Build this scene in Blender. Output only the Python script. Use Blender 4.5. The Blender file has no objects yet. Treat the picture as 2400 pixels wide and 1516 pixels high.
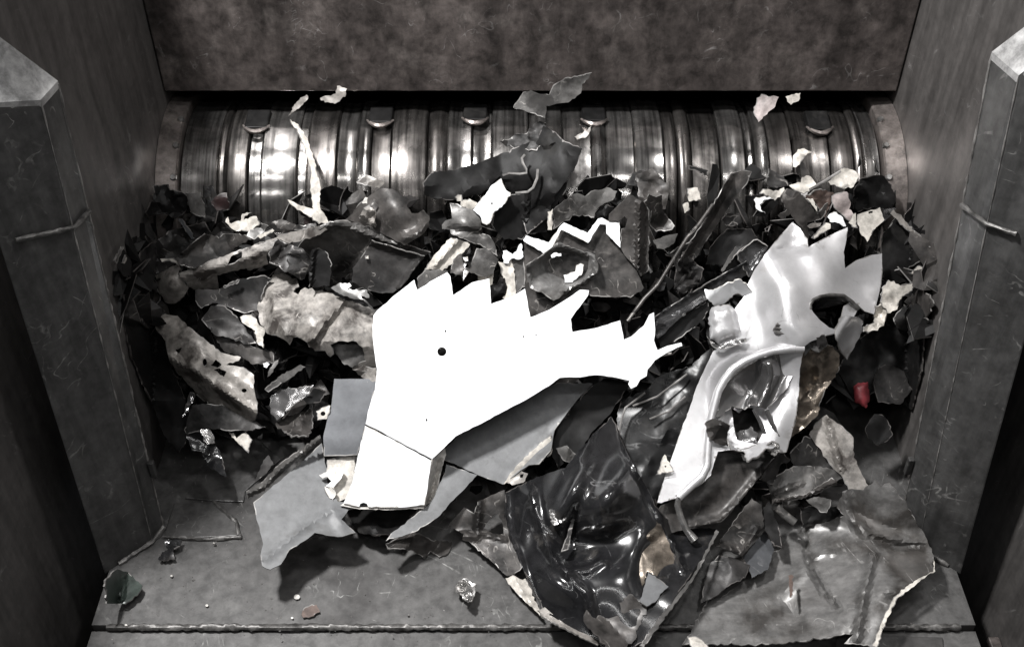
import bpy, math, random
import numpy as np
from mathutils import Vector, noise as mnoise
from mathutils.geometry import delaunay_2d_cdt

scene = bpy.context.scene
COL = scene.collection
R_ = math.radians

# ------------------------------------------------------------------ camera, world, lamps
CAM = np.array([-0.042, -1.20, 1.88]); PITCH = R_(42.0); FOC = 2600.0
cam_d = bpy.data.cameras.new('camera'); cam = bpy.data.objects.new('camera', cam_d); COL.objects.link(cam)
cam.location = CAM; cam.rotation_euler = (R_(90) - PITCH, 0, 0)
cam_d.sensor_width = 36; cam_d.lens = FOC / 2400 * 36; cam_d.clip_start = 0.05; cam_d.clip_end = 100
scene.camera = cam
world = bpy.data.worlds.new('World'); scene.world = world; world.use_nodes = True
world.node_tree.nodes['Background'].inputs[0].default_value = (0.93, 0.96, 1.0, 1)
world.node_tree.nodes['Background'].inputs[1].default_value = 0.022

def strip_lamp(name, loc, target, sx, sy, power, col=(1, 0.99, 0.982)):
    d = bpy.data.lights.new(name, 'AREA'); d.shape = 'RECTANGLE'; d.size = sx; d.size_y = sy
    d.energy = power; d.color = col
    o = bpy.data.objects.new(name, d); COL.objects.link(o); o.location = loc
    v = Vector(target) - Vector(loc); o.rotation_euler = v.to_track_quat('-Z', 'Y').to_euler()
strip_lamp('ceiling_lamp', (-1.15, 0.40, 3.3), (0.0, 0.5, 0.2), 0.34, 0.24, 190)
strip_lamp('ceiling_lamp', (1.05, 0.55, 3.3), (0.0, 0.5, 0.2), 0.34, 0.24, 22)
strip_lamp('strip_lamp', (0.0, -0.50, 3.2), (0.0, 0.5, 0.2), 3.4, 0.03, 17)
strip_lamp('strip_lamp', (0.0, -1.75, 3.2), (0.0, 0.5, 0.2), 3.4, 0.03, 17)
vs = scene.view_settings
vs.view_transform = 'Standard'; vs.look = 'None'; vs.gamma = 1; vs.exposure = 0.0; vs.use_curve_mapping = False
scene.render.engine = 'CYCLES'
scene.cycles.use_denoising = True
scene.cycles.max_bounces = 5
scene.cycles.glossy_bounces = 3
scene.cycles.diffuse_bounces = 3

# ------------------------------------------------------------------ materials
def nd(nt, t, **k):
    n = nt.nodes.new(t)
    for a, b in k.items(): setattr(n, a, b)
    return n
def ramp(nt, fac, stops):
    r = nd(nt, 'ShaderNodeValToRGB'); nt.links.new(fac, r.inputs[0])
    e = r.color_ramp.elements
    e[0].position, e[0].color = stops[0][0], (*stops[0][1], 1)
    e[1].position, e[1].color = stops[1][0], (*stops[1][1], 1)
    for p, c in stops[2:]:
        x = e.new(p); x.color = (*c, 1)
    return r.outputs[0]
def mapped(nt, coord, scale, rot=(0, 0, 0), loc=(0, 0, 0)):
    m = nd(nt, 'ShaderNodeMapping'); nt.links.new(coord, m.inputs[0])
    m.inputs['Scale'].default_value = scale; m.inputs['Rotation'].default_value = rot; m.inputs['Location'].default_value = loc
    return m.outputs[0]
def noise_n(nt, vec, scale, detail=6, rough=0.6, dist=0.0):
    n = nd(nt, 'ShaderNodeTexNoise'); nt.links.new(vec, n.inputs['Vector'])
    n.inputs['Scale'].default_value = scale; n.inputs['Detail'].default_value = detail
    n.inputs['Roughness'].default_value = rough; n.inputs['Distortion'].default_value = dist
    return n.outputs['Fac']
def mixc(nt, fac, a, b, blend='MIX'):
    m = nd(nt, 'ShaderNodeMix', data_type='RGBA', blend_type=blend)
    if isinstance(fac, float): m.inputs[0].default_value = fac
    else: nt.links.new(fac, m.inputs[0])
    for s, v in ((6, a), (7, b)):
        if isinstance(v, tuple): m.inputs[s].default_value = (*v, 1)
        else: nt.links.new(v, m.inputs[s])
    return m.outputs[2]
def mathn(nt, op, a, b=0.0):
    m = nd(nt, 'ShaderNodeMath', operation=op)
    for i, v in enumerate((a, b)):
        if isinstance(v, (int, float)): m.inputs[i].default_value = v
        else: nt.links.new(v, m.inputs[i])
    return m.outputs[0]

MATS = {}
def metal(name, c1, c2=None, metallic=0.3, rough=0.45, dirt=None, dirt_amt=0.4, dirt_scale=9.0, scale=14.0,
          bump=0.25, scratch=0.0, scratch_col=(0.35, 0.33, 0.31), coat=0.0, rough_var=0.15, streak=None, grain=0.45, spec=0.5, streak_lo=0.25):
    """sheet-metal / paint material: two-tone mottling, dirt with its own shape, fine scratches, roughness variation"""
    if name in MATS: return MATS[name]
    m = bpy.data.materials.new(name); m.use_nodes = True; nt = m.node_tree
    b = nt.nodes['Principled BSDF']
    co = nd(nt, 'ShaderNodeTexCoord').outputs['Object']
    oi = nd(nt, 'ShaderNodeObjectInfo').outputs['Random']
    off = nd(nt, 'ShaderNodeVectorMath', operation='ADD'); nt.links.new(co, off.inputs[0])
    sc = nd(nt, 'ShaderNodeVectorMath', operation='SCALE'); sc.inputs[0].default_value = (17, 31, 23); nt.links.new(oi, sc.inputs['Scale'])
    nt.links.new(sc.outputs[0], off.inputs[1]); co = off.outputs[0]
    c2 = c2 or tuple(x * 0.6 for x in c1)
    n1 = noise_n(nt, co, scale, 8, 0.65, 0.15)
    col = ramp(nt, n1, [(0.30, c2), (0.66, c1)])
    rfac = n1
    if dirt:
        n2 = noise_n(nt, co, dirt_scale, 7, 0.6, 0.3)
        lo = 0.62 - 0.3 * dirt_amt
        msk = ramp(nt, n2, [(lo, (0, 0, 0)), (lo + 0.13, (1, 1, 1))])
        col = mixc(nt, msk, col, dirt); rfac = msk
    hgt = noise_n(nt, co, 90.0, 4, 0.6)
    if scratch > 0:
        tot = None
        for k, (rot, scl, sc_, wd, dist) in enumerate((((0.3, 0.2, 0.5), (1, 9, 9), 2.2, .010, .1), ((1.1, 0.5, 1.7), (1, 12, 12), 2.2, .010, .05), ((0.7, 1.2, 2.6), (1, 3, 3), 4.0, .0035, 0.4), ((0.2, 0.1, 1.3), (1, 14, 14), 3.0, .012, .05))):
            v = mapped(nt, mapped(nt, co, (1, 1, 1), rot, (k * 3.1, k * 1.7, 0)), scl)
            s = noise_n(nt, v, sc_, 1.5, 0.5, dist)
            s = mathn(nt, 'LESS_THAN', mathn(nt, 'ABSOLUTE', mathn(nt, 'SUBTRACT', s, 0.5)), wd * (0.6 + 0.6 * scratch))
            g_ = noise_n(nt, mapped(nt, co, (1, 1, 1), (0, 0, 0), (9 + k * 5, k, 4)), 9.0, 4, 0.6)
            g_ = ramp(nt, g_, [(0.62 - 0.05 * scratch, (0, 0, 0)), (0.70 - 0.05 * scratch, (1, 1, 1))])
            s = mathn(nt, 'MULTIPLY', s, g_)
            tot = s if tot is None else mathn(nt, 'MAXIMUM', tot, s)
        brk = ramp(nt, noise_n(nt, co, 60.0, 3, 0.6), [(0.42, (0.1, 0.1, 0.1)), (0.60, (0.8, 0.8, 0.8))])
        tot = mathn(nt, 'MULTIPLY', tot, brk)
        col = mixc(nt, tot, col, scratch_col)
    if grain > 0:
        gn = noise_n(nt, co, 32.0, 10, 0.7, 0.2)
        gm = ramp(nt, gn, [(0.36, (1 - grain,) * 3), (0.5, (1, 1, 1)), (0.68, (1 + grain * 1.2,) * 3)])
        col = mixc(nt, 1.0, col, gm, 'MULTIPLY')
    if streak:
        v = mapped(nt, co, streak); s = noise_n(nt, v, 1.0, 5, 0.65)
        s = ramp(nt, s, [(0.36, (streak_lo,) * 3), (0.62, (1, 1, 1))])
        col = mixc(nt, 1.0, col, s, 'MULTIPLY')
    nt.links.new(col, b.inputs['Base Color'])
    b.inputs['Metallic'].default_value = metallic; b.inputs['Specular IOR Level'].default_value = spec
    rr = nd(nt, 'ShaderNodeMapRange'); nt.links.new(rfac, rr.inputs[0])
    rr.inputs['To Min'].default_value = max(0.05, rough - rough_var * 0.5); rr.inputs['To Max'].default_value = min(1, rough + rough_var)
    nt.links.new(rr.outputs[0], b.inputs['Roughness'])
    b.inputs['Coat Weight'].default_value = coat; b.inputs['Coat Roughness'].default_value = 0.12
    if bump > 0:
        h = mathn(nt, 'ADD', mathn(nt, 'MULTIPLY', n1, 0.6), mathn(nt, 'MULTIPLY', hgt, 0.3))
        bp = nd(nt, 'ShaderNodeBump'); bp.inputs['Strength'].default_value = bump; bp.inputs['Distance'].default_value = 0.002
        nt.links.new(h, bp.inputs['Height']); nt.links.new(bp.outputs[0], b.inputs['Normal'])
    MATS[name] = m
    return m

M = {}
M['wall'] = metal('mill_scale_steel', (0.150, 0.129, 0.121), (0.108, 0.092, 0.087), 0.28, 0.50, (0.19, 0.166, 0.155), 0.20, 9.0, 7.0, 0.2, 0.9, (0.38, 0.36, 0.35), grain=0.5, streak=(16, 16, 5), streak_lo=0.45)
M['side'] = metal('side_steel', (0.138, 0.130, 0.125), (0.110, 0.103, 0.099), 0.30, 0.50, (0.085, 0.080, 0.077), 0.25, 3.0, 4.0, 0.12, 0.6, (0.28, 0.27, 0.265), grain=0.2, streak=(26, 26, 2.5), streak_lo=0.6)
M['post'] = metal('post_steel', (0.100, 0.099, 0.098), (0.078, 0.077, 0.076), 0.30, 0.44, (0.052, 0.051, 0.050), 0.30, 4.0, 5.0, 0.15, 1.2, (0.34, 0.335, 0.325), grain=0.3, streak=(30, 30, 3), streak_lo=0.6)
M['cap'] = metal('lit_top_steel', (0.40, 0.395, 0.39), (0.30, 0.30, 0.30), 0.25, 0.45, None, 0, 9, 7, 0.15, 0.4, (0.55, 0.54, 0.53))  # paler than the shaft: overhead light on the top put into the colour
M['floor'] = metal('floor_steel', (0.115, 0.113, 0.111), (0.082, 0.080, 0.079), 0.25, 0.44, (0.050, 0.048, 0.047), 0.32, 3.0, 5.0, 0.15, 0.9, (0.28, 0.28, 0.27), grain=0.35)
M['weld'] = metal('weld_bead', (0.16, 0.155, 0.15), (0.06, 0.058, 0.056), 0.5, 0.42, None, 0, 9, 60, 0.6)
M['rotor'] = metal('polished_rotor', (0.54, 0.52, 0.505), (0.26, 0.25, 0.24), 0.92, 0.25, (0.12, 0.114, 0.11), 0.22, 7, 8, 0.05, 0, streak=(80, 3, 3), rough_var=0.2, grain=0.25)
M['rotor_d'] = metal('dull_rotor', (0.22, 0.205, 0.195), (0.08, 0.074, 0.07), 0.9, 0.36, (0.04, 0.037, 0.035), 0.35, 7, 8, 0.1, 0, streak=(100, 4, 4), rough_var=0.2, grain=0.2)
M['flange'] = metal('flange_steel', (0.36, 0.32, 0.30), (0.20, 0.175, 0.165), 0.7, 0.36, (0.09, 0.08, 0.075), 0.25, 12, 9, 0.2, 0.3)
M['bolt'] = metal('bolt_steel', (0.6, 0.59, 0.58), (0.35, 0.34, 0.33), 0.9, 0.25)
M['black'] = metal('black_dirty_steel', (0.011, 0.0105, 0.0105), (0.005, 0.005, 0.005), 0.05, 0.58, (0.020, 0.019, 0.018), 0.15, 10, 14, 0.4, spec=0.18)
M['edge'] = metal('torn_bare_edge', (0.31, 0.30, 0.29), (0.12, 0.114, 0.11), 0.3, 0.42, None, 0, 9, 30)
M['edge_d'] = metal('dull_cut_edge', (0.13, 0.12, 0.115), (0.05, 0.046, 0.044), 0.4, 0.42)
M['white'] = metal('white_enamel', (0.90, 0.91, 0.92), (0.86, 0.87, 0.88), 0.0, 0.32, None, 0, 9, 3, 0.02, grain=0.02)
M['white_edge'] = metal('white_enamel_edge', (0.62, 0.60, 0.57), (0.40, 0.38, 0.35), 0.0, 0.5)
M['cream'] = metal('cream_paint', (0.60, 0.57, 0.52), (0.46, 0.43, 0.39), 0.0, 0.42, (0.20, 0.18, 0.16), 0.12, 16, 9, 0.15)
M['silver'] = metal('satin_silver', (0.62, 0.615, 0.625), (0.56, 0.555, 0.56), 0.55, 0.32, (0.38, 0.37, 0.36), 0.05, 18, 5, 0.02, 0.5, (0.3, 0.3, 0.3), rough_var=0.06, grain=0.08)
M['silver_d'] = metal('dark_silver', (0.34, 0.335, 0.335), (0.22, 0.215, 0.215), 0.85, 0.24, (0.09, 0.085, 0.08), 0.08, 11, 8, 0.05, grain=0.15)
M['grey'] = metal('light_grey_paint', (0.128, 0.131, 0.135), (0.104, 0.106, 0.109), 0.0, 0.55, (0.07, 0.068, 0.066), 0.18, 9, 5, 0.08, 0.9, (0.06, 0.06, 0.06), grain=0.25)
M['bluegrey'] = metal('blue_grey_satin', (0.11, 0.114, 0.122), (0.085, 0.088, 0.094), 0.5, 0.26, None, 0, 9, 5, 0.05, 0.4, (0.3, 0.3, 0.31), grain=0.15)
M['midgrey'] = metal('mid_grey_sheet', (0.112, 0.108, 0.104), (0.055, 0.053, 0.051), 0.22, 0.48, (0.02, 0.0185, 0.0175), 0.38, 13, 12, 0.4, 0.9, spec=0.4)
M['dirty'] = metal('dirty_beige_sheet', (0.33, 0.31, 0.288), (0.21, 0.195, 0.18), 0.12, 0.48, (0.045, 0.039, 0.035), 0.45, 16, 14, 0.5, 0.6, (0.5, 0.47, 0.44))
M['dirtygrey'] = metal('grimy_galvanised', (0.225, 0.221, 0.217), (0.165, 0.161, 0.157), 0.28, 0.40, (0.055, 0.050, 0.046), 0.42, 6.0, 6, 0.15, 0.9, (0.42, 0.41, 0.40), grain=0.28, streak=(12, 40, 40), streak_lo=0.6)
M['brown'] = metal('brown_grey_steel', (0.080, 0.074, 0.070), (0.032, 0.0295, 0.028), 0.25, 0.46, (0.011, 0.010, 0.0095), 0.45, 12, 10, 0.45, 0.9, spec=0.4)
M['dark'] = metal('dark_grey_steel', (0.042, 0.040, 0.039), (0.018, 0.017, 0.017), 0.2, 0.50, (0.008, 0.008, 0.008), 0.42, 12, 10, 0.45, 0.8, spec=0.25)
M['bronze'] = metal('smeared_bronze_metal', (0.34, 0.29, 0.24), (0.10, 0.085, 0.07), 0.75, 0.28, (0.05, 0.042, 0.035), 0.35, 9, 11, 0.2)
M['gloss'] = metal('black_gloss_plastic', (0.016, 0.016, 0.017), (0.010, 0.010, 0.011), 0.0, 0.26, (0.055, 0.051, 0.047), 0.06, 9, 6, 0.03, 0.5, (0.12, 0.12, 0.12), rough_var=0.14, coat=0.6, grain=0.4)
M['film'] = metal('dull_black_film', (0.009, 0.009, 0.0095), (0.004, 0.004, 0.004), 0.0, 0.38, (0.02, 0.019, 0.018), 0.12, 14, 12, 0.3, 0.6, (0.16, 0.16, 0.16), spec=0.25)
M['speckle'] = metal('speckled_dark_film', (0.09, 0.09, 0.092), (0.025, 0.024, 0.024), 0.6, 0.22, (0.02, 0.019, 0.018), 0.45, 26, 20, 0.3)
M['foil'] = metal('bright_foil', (0.75, 0.74, 0.73), (0.35, 0.34, 0.33), 0.9, 0.22, None, 0, 9, 20, 0.2)
M['red'] = metal('red_plastic', (0.22, 0.035, 0.042), (0.12, 0.02, 0.025), 0.0, 0.4)
M['darkred'] = metal('dark_red_paint', (0.022, 0.010, 0.010), (0.010, 0.006, 0.006), 0.0, 0.5)
M['green'] = metal('dark_green_sheet', (0.040, 0.052, 0.045), (0.026, 0.034, 0.030), 0.2, 0.3, None, 0, 9, 12, 0.2, 0.6)
M['copper'] = metal('tarnished_copper', (0.13, 0.092, 0.078), (0.07, 0.05, 0.043), 0.3, 0.5)
M['pink'] = metal('pinkish_plastic', (0.40, 0.35, 0.34), (0.28, 0.24, 0.23), 0.0, 0.45)

# ------------------------------------------------------------------ object helpers
def link(o, parent=None):
    COL.objects.link(o)
    if parent is not None: o.parent = parent
    return o
def tag(o, label=None, cat=None, group=None, kind=None):
    for k, v in (('label', label), ('category', cat), ('group', group), ('kind', kind)):
        if v: o[k] = v
    return o
def wloc(o):
    p = np.array(o.location)
    while o.parent is not None:
        o = o.parent; p = p + np.array(o.location)
    return p
def mesh_obj(name, verts, faces, mats, parent=None, mi=None, smooth=True, origin=None, sharp=40, flat_idx=None):
    verts = np.asarray(verts, float)
    if origin is None: origin = np.array([verts[:, 0].mean(), verts[:, 1].mean(), verts[:, 2].min()])
    me = bpy.data.meshes.new(name); me.from_pydata((verts - origin).tolist(), [], [list(map(int, f)) for f in faces])
    for m in (mats if isinstance(mats, (list, tuple)) else [mats]): me.materials.append(m)
    if mi is not None: me.polygons.foreach_set('material_index', np.asarray(mi, dtype=np.int32))
    if smooth:
        me.polygons.foreach_set('use_smooth', np.ones(len(me.polygons), dtype=bool))
        me.set_sharp_from_angle(angle=R_(sharp))
    me.update()
    o = bpy.data.objects.new(name, me); link(o, parent)
    o.location = origin - (wloc(parent) if parent is not None else 0)
    return o
def box_vf(x0, x1, y0, y1, z0, z1):
    v = [(x, y, z) for z in (z0, z1) for y in (y0, y1) for x in (x0, x1)]
    f = [(0, 2, 3, 1), (4, 5, 7, 6), (0, 1, 5, 4), (2, 6, 7, 3), (0, 4, 6, 2), (1, 3, 7, 5)]
    return v, f
def bevel(o, w=0.004, seg=2):
    m = o.modifiers.new('bevel', 'BEVEL'); m.width = w; m.segments = seg; m.limit_method = 'ANGLE'; m.angle_limit = R_(30)
    return o
def box(name, x0, x1, y0, y1, z0, z1, mat, parent=None, bev=0.003):
    v, f = box_vf(x0, x1, y0, y1, z0, z1)
    o = mesh_obj(name, v, f, mat, parent, smooth=False)
    return bevel(o, bev) if bev else o
def tube(name, pts, rad, mat, parent=None, n=8, rough=0.0, seed=0, flat=1.0):
    pts = [np.array(p, float) for p in pts]; rg = random.Random(seed)
    V, Fc = [], []
    for i, p in enumerate(pts):
        d = pts[min(i + 1, len(pts) - 1)] - pts[max(i - 1, 0)]; d /= np.linalg.norm(d)
        a = np.cross(d, (0.3, -0.7, 0.64)); a /= np.linalg.norm(a); b = np.cross(d, a)
        r = rad[i] if isinstance(rad, (list, tuple)) else rad
        for k in range(n):
            t = 2 * math.pi * k / n; rr = r * (1 + rough * rg.uniform(-1, 1))
            V.append(p + (a * math.cos(t) + b * math.sin(t) * flat) * rr)
    m = len(pts)
    for i in range(m - 1):
        for k in range(n):
            Fc.append((i * n + k, i * n + (k + 1) % n, (i + 1) * n + (k + 1) % n, (i + 1) * n + k))
    Fc.append(tuple(range(n))[::-1]); Fc.append(tuple((m - 1) * n + k for k in range(n)))
    return mesh_obj(name, V, Fc, mat, parent, sharp=50)

# ------------------------------------------------------------------ sight lines: where a spot of the photograph lies in the hopper
FWD = np.array([0, math.cos(PITCH), -math.sin(PITCH)]); UP = np.array([0, math.sin(PITCH), math.cos(PITCH)]); RT = np.array([1.0, 0, 0])
def ray(u, v):
    u = np.asarray(u, float); v = np.asarray(v, float)
    return FWD + np.multiply.outer((u - 1200) / FOC, RT) - np.multiply.outer((v - 758) / FOC, UP)
def at_z(u, v, z):
    d = ray(u, v); return CAM + d * ((z - CAM[2]) / d[2])
def at_y(u, v, y):
    d = ray(u, v); return CAM + d * ((y - CAM[1]) / d[1])
def at_x(u, v, x):
    d = ray(u, v); return CAM + d * ((x - CAM[0]) / d[0])
# cross-section of the heap: floor, slope up to the rotor, over the rotor front, up along the back wall
PROF = np.array([(-.60, 0), (.22, 0), (.30, .05), (.42, .13), (.55, .24), (.63, .31), (.70, .39), (.735, .44), (.76, .482),
                 (.805, .533), (.86, .575), (.90, .61), (.935, .66), (.95, .75), (.95, 1.1)])
_s = np.linspace(0, len(PROF) - 1, 900); _py = np.interp(_s, np.arange(len(PROF)), PROF[:, 0]); _pz = np.interp(_s, np.arange(len(PROF)), PROF[:, 1])
_k = np.ones(31) / 31
_py = np.convolve(np.pad(_py, 15, 'edge'), _k, 'valid'); _pz = np.convolve(np.pad(_pz, 15, 'edge'), _k, 'valid')
_rel = np.stack([np.zeros_like(_py), _py - CAM[1], _pz - CAM[2]], 1)
_t = _rel @ FWD; _v = 758 - FOC * (_rel @ UP) / _t
_o = np.argsort(_v); _v = _v[_o]; _t = _t[_o]
def t_base(v): return np.interp(v, _v, _t)
def t_wall(u):   # a piece that reaches a side wall leans against it
    u = np.asarray(u, float)
    return np.where(u < 1200, 0.772 * FOC / np.maximum(1200 - u, 1), 0.855 * FOC / np.maximum(u - 1200, 1))
def P3(u, v, lift=0.0):
    return CAM + ray(u, v) * min(float(t_base(v)) - lift, float(t_wall(u)) - 0.25 * lift)

FR = {'A': (250, 400, 4.332), 'B': (750, 400, 4.332), 'C': (1150, 400, 4.332), 'D': (1600, 350, 4.0), 'E': (340, 680, 3.789),
      'F': (1550, 750, 2.86), 'G': (1030, 1080, 3.478), 'H': (1650, 950, 2.678), 'W': (750, 600, 2.332), 'R': (1450, 450, 2.3325),
      'L': (200, 900, 2.4), 'M': (1000, 850, 2.276), 'N': (1500, 950, 2.667), 'O': (700, 150, 2.756), 'P': (1400, 150, 2.756), 'K': (240, 450, 2.527), 'T': (0, 0, 1.0)}
def px(fr, *pts):
    x0, y0, s = FR[fr]; return [(x0 + a / s, y0 + b / s) for a, b in pts]
def circ(fr, x, y, rx, ry=None, n=14):
    ry = ry or rx
    return px(fr, *[(x + rx * math.cos(2 * math.pi * k / n), y + ry * math.sin(2 * math.pi * k / n)) for k in range(n)])

# ------------------------------------------------------------------ torn-sheet builder
def inside(poly, X, Y):
    poly = np.asarray(poly); r = np.zeros(len(X), bool); n = len(poly)
    for i in range(n):
        x1, y1 = poly[i]; x2, y2 = poly[(i + 1) % n]
        if y1 == y2: continue
        c = ((y1 > Y) != (y2 > Y)) & (X < (x2 - x1) * (Y - y1) / (y2 - y1) + x1)
        r ^= c
    return r
def seg_dist(X, Y, a, b):
    ax, ay = a; bx, by = b; dx, dy = bx - ax, by - ay; L2 = dx * dx + dy * dy + 1e-9
    s = np.clip(((X - ax) * dx + (Y - ay) * dy) / L2, 0, 1)
    return np.hypot(X - ax - s * dx, Y - ay - s * dy)
def poly_dist(X, Y, pts):
    d = np.full(len(X), 1e9)
    for a, b in zip(pts[:-1], pts[1:]): d = np.minimum(d, seg_dist(X, Y, a, b))
    return d
def densify(poly, sp, jit, rg, closed=True):
    out = []; n = len(poly)
    for i in range(n if closed else n - 1):
        a = np.array(poly[i]); b = np.array(poly[(i + 1) % n]); L = np.linalg.norm(b - a)
        k = max(1, int(L / sp)); nrm = np.array([-(b - a)[1], (b - a)[0]]) / (L + 1e-9)
        for j in range(k):
            p = a + (b - a) * j / k
            if j: p = p + nrm * rg.gauss(0, jit)
            out.append(tuple(p))
    return out
def tps(ctrl):
    c = np.array(ctrl, float); P = c[:, :2] / 300.0; h = c[:, 2]; n = len(c)
    if n == 1: return lambda X, Y: np.full(len(X), h[0])
    if n == 2:
        d = P[1] - P[0]; L = d @ d
        return lambda X, Y: h[0] + (h[1] - h[0]) * (((X / 300 - P[0, 0]) * d[0] + (Y / 300 - P[0, 1]) * d[1]) / L)
    A = np.c_[np.ones(n), P]
    if n == 3:
        w = np.linalg.solve(A, h); return lambda X, Y: w[0] + w[1] * X / 300 + w[2] * Y / 300
    r = np.linalg.norm(P[:, None] - P[None], axis=2); K = np.where(r > 0, r * r * np.log(r + 1e-9), 0)
    S = np.block([[K, A], [A.T, np.zeros((3, 3))]]); s = np.linalg.solve(S, np.r_[h, 0, 0, 0])
    def f(X, Y):
        Q = np.stack([X / 300, Y / 300], 1); rr = np.linalg.norm(Q[:, None] - P[None], axis=2)
        return (rr * rr * np.log(rr + 1e-9)) @ s[:n] + s[n] + Q @ s[n + 1:]
    return f
SEED = [100]
def facets(X, Y, sp, rg):
    """piecewise-flat relief: random heights on scattered corners, joined by flat triangles, as creased sheet metal"""
    pts = []; y = Y.min() - sp
    while y < Y.max() + sp:
        x = X.min() - sp
        while x < X.max() + sp:
            pts.append((x + rg.uniform(-.42, .42) * sp, y + rg.uniform(-.42, .42) * sp)); x += sp
        y += sp
    h = np.array([rg.gauss(0, .55) for _ in pts])
    vc, ve, fc, *_r = delaunay_2d_cdt([Vector(p) for p in pts], [], [], 0, 1e-6)
    if len(vc) != len(pts): return np.zeros(len(X))
    Pn = np.array([(q.x, q.y) for q in vc]); out = np.zeros(len(X))
    for f in fc:
        a, b, c = (Pn[i] for i in f); det = (b[0] - a[0]) * (c[1] - a[1]) - (c[0] - a[0]) * (b[1] - a[1])
        if abs(det) < 1e-9: continue
        k = np.where((X >= min(a[0], b[0], c[0])) & (X <= max(a[0], b[0], c[0])) & (Y >= min(a[1], b[1], c[1])) & (Y <= max(a[1], b[1], c[1])))[0]
        if not len(k): continue
        w1 = ((X[k] - a[0]) * (c[1] - a[1]) - (c[0] - a[0]) * (Y[k] - a[1])) / det
        w2 = ((b[0] - a[0]) * (Y[k] - a[1]) - (X[k] - a[0]) * (b[1] - a[1])) / det
        i = (w1 >= -1e-6) & (w2 >= -1e-6) & (w1 + w2 <= 1 + 1e-6)
        hh = h[list(f)]; out[k[i]] = hh[0] + w1[i] * (hh[1] - hh[0]) + w2[i] * (hh[2] - hh[0])
    return out
def sheet(name, outline, lift, mat, label=None, cat=None, parent=None, group=None, holes=(), sp=9, flat=False, feats=(),
          noise=(0.004, 60), crumple=(0, 0), thick=0.0030, jit=1.2, edge='edge', curl=0.0, curl_w=18, seed=None, sharp=18, soft=0.2, border=2.0):
    """A torn sheet of metal: the outline is meshed, bent by creases, dents and crumples, and given thickness."""
    SEED[0] += 1; rg = random.Random(seed or SEED[0])
    lift = [(0, 0, lift)] if isinstance(lift, (int, float)) else lift
    ol = densify(outline, sp, jit, rg); hl = [densify(h, sp * 0.7, jit * 0.5, rg) for h in holes]
    pts = list(ol); edges = [(i, (i + 1) % len(ol)) for i in range(len(ol))]
    for h in hl:
        b = len(pts); pts += h; edges += [(b + i, b + (i + 1) % len(h)) for i in range(len(h))]
    xs = [p[0] for p in ol]; ys = [p[1] for p in ol]
    if border:      # a narrow bare rim just inside the torn outline
        A_ = np.array(ol); Tn = np.roll(A_, -1, 0) - np.roll(A_, 1, 0); Tn /= np.linalg.norm(Tn, axis=1, keepdims=True) + 1e-9
        Nn = np.stack([-Tn[:, 1], Tn[:, 0]], 1)
        for sg in (1, -1):
            Q = A_ + sg * border * Nn; k = inside(ol, Q[:, 0], Q[:, 1])
            for h in hl: k &= ~inside(h, Q[:, 0], Q[:, 1])
            k &= poly_dist(Q[:, 0], Q[:, 1], ol + [ol[0]]) > border * 0.7
            pts += [tuple(q) for q in Q[k]]
    gx, gy = [], []; y = min(ys); row = 0
    while y < max(ys):
        x = min(xs) + (row % 2) * sp / 2
        while x < max(xs):
            gx.append(x + rg.uniform(-.2, .2) * sp); gy.append(y + rg.uniform(-.2, .2) * sp); x += sp
        y += sp * 0.87; row += 1
    gx = np.array(gx); gy = np.array(gy)
    if len(gx):
        k = inside(ol, gx, gy)
        for h in hl: k &= ~inside(h, gx, gy)
        gx, gy = gx[k], gy[k]
        dd = poly_dist(gx, gy, ol + [ol[0]])
        for h in hl: dd = np.minimum(dd, poly_dist(gx, gy, h + [h[0]]))
        k = dd > max(sp * 0.45, border + 2); pts += list(zip(gx[k], gy[k]))
    vc, ve, fc, *_r = delaunay_2d_cdt([Vector(p) for p in pts], edges, [], 0, 1e-4)
    V2 = np.array([(p.x, p.y) for p in vc]); F = np.array([list(f) for f in fc if len(f) == 3])
    c = V2[F].mean(1); k = inside(ol, c[:, 0], c[:, 1])
    for h in hl: k &= ~inside(h, c[:, 0], c[:, 1])
    F = F[k]
    used = np.unique(F); remap = -np.ones(len(V2), int); remap[used] = np.arange(len(used)); V2 = V2[used]; F = remap[F]
    X, Y = V2[:, 0], V2[:, 1]
    if flat:
        cc = np.array(lift, float); tt = t_base(cc[:, 1]) - cc[:, 2]
        A = np.c_[np.ones(len(cc)), cc[:, 0] / 1000, cc[:, 1] / 1000]; w = np.linalg.lstsq(A, 1 / tt, rcond=None)[0]
        t = 1 / (w[0] + w[1] * X / 1000 + w[2] * Y / 1000)
    else:
        t = t_base(Y) - tps(lift)(X, Y)
    D = np.zeros(len(X))
    for f in feats:
        if f[0] == 'ridge':      # ('ridge', pts, amp, width)
            D += f[2] * np.exp(-(poly_dist(X, Y, f[1]) / f[3]) ** 2)
        elif f[0] == 'bend':     # ('bend', a, b, slope): beyond the line a->b (its left in the picture) the sheet tilts
            (ax, ay), (bx, by) = f[1], f[2]; L = math.hypot(bx - ax, by - ay)
            sd = ((X - ax) * (by - ay) - (Y - ay) * (bx - ax)) / L
            D += f[3] * np.maximum(0, sd) * 0.0009
        elif f[0] == 'step':
            (ax, ay), (bx, by) = f[1], f[2]; L = math.hypot(bx - ax, by - ay)
            sd = ((X - ax) * (by - ay) - (Y - ay) * (bx - ax)) / L
            D += f[3] * (0.5 + 0.5 * np.tanh(sd / f[4]))
        elif f[0] == 'bump':     # ('bump', (x,y), rx, ry, angle, amp)
            ca, sa = math.cos(R_(f[4])), math.sin(R_(f[4])); dx, dy = X - f[1][0], Y - f[1][1]
            D += f[5] * np.exp(-(((dx * ca + dy * sa) / f[2]) ** 2 + ((-dx * sa + dy * ca) / f[3]) ** 2))
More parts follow.
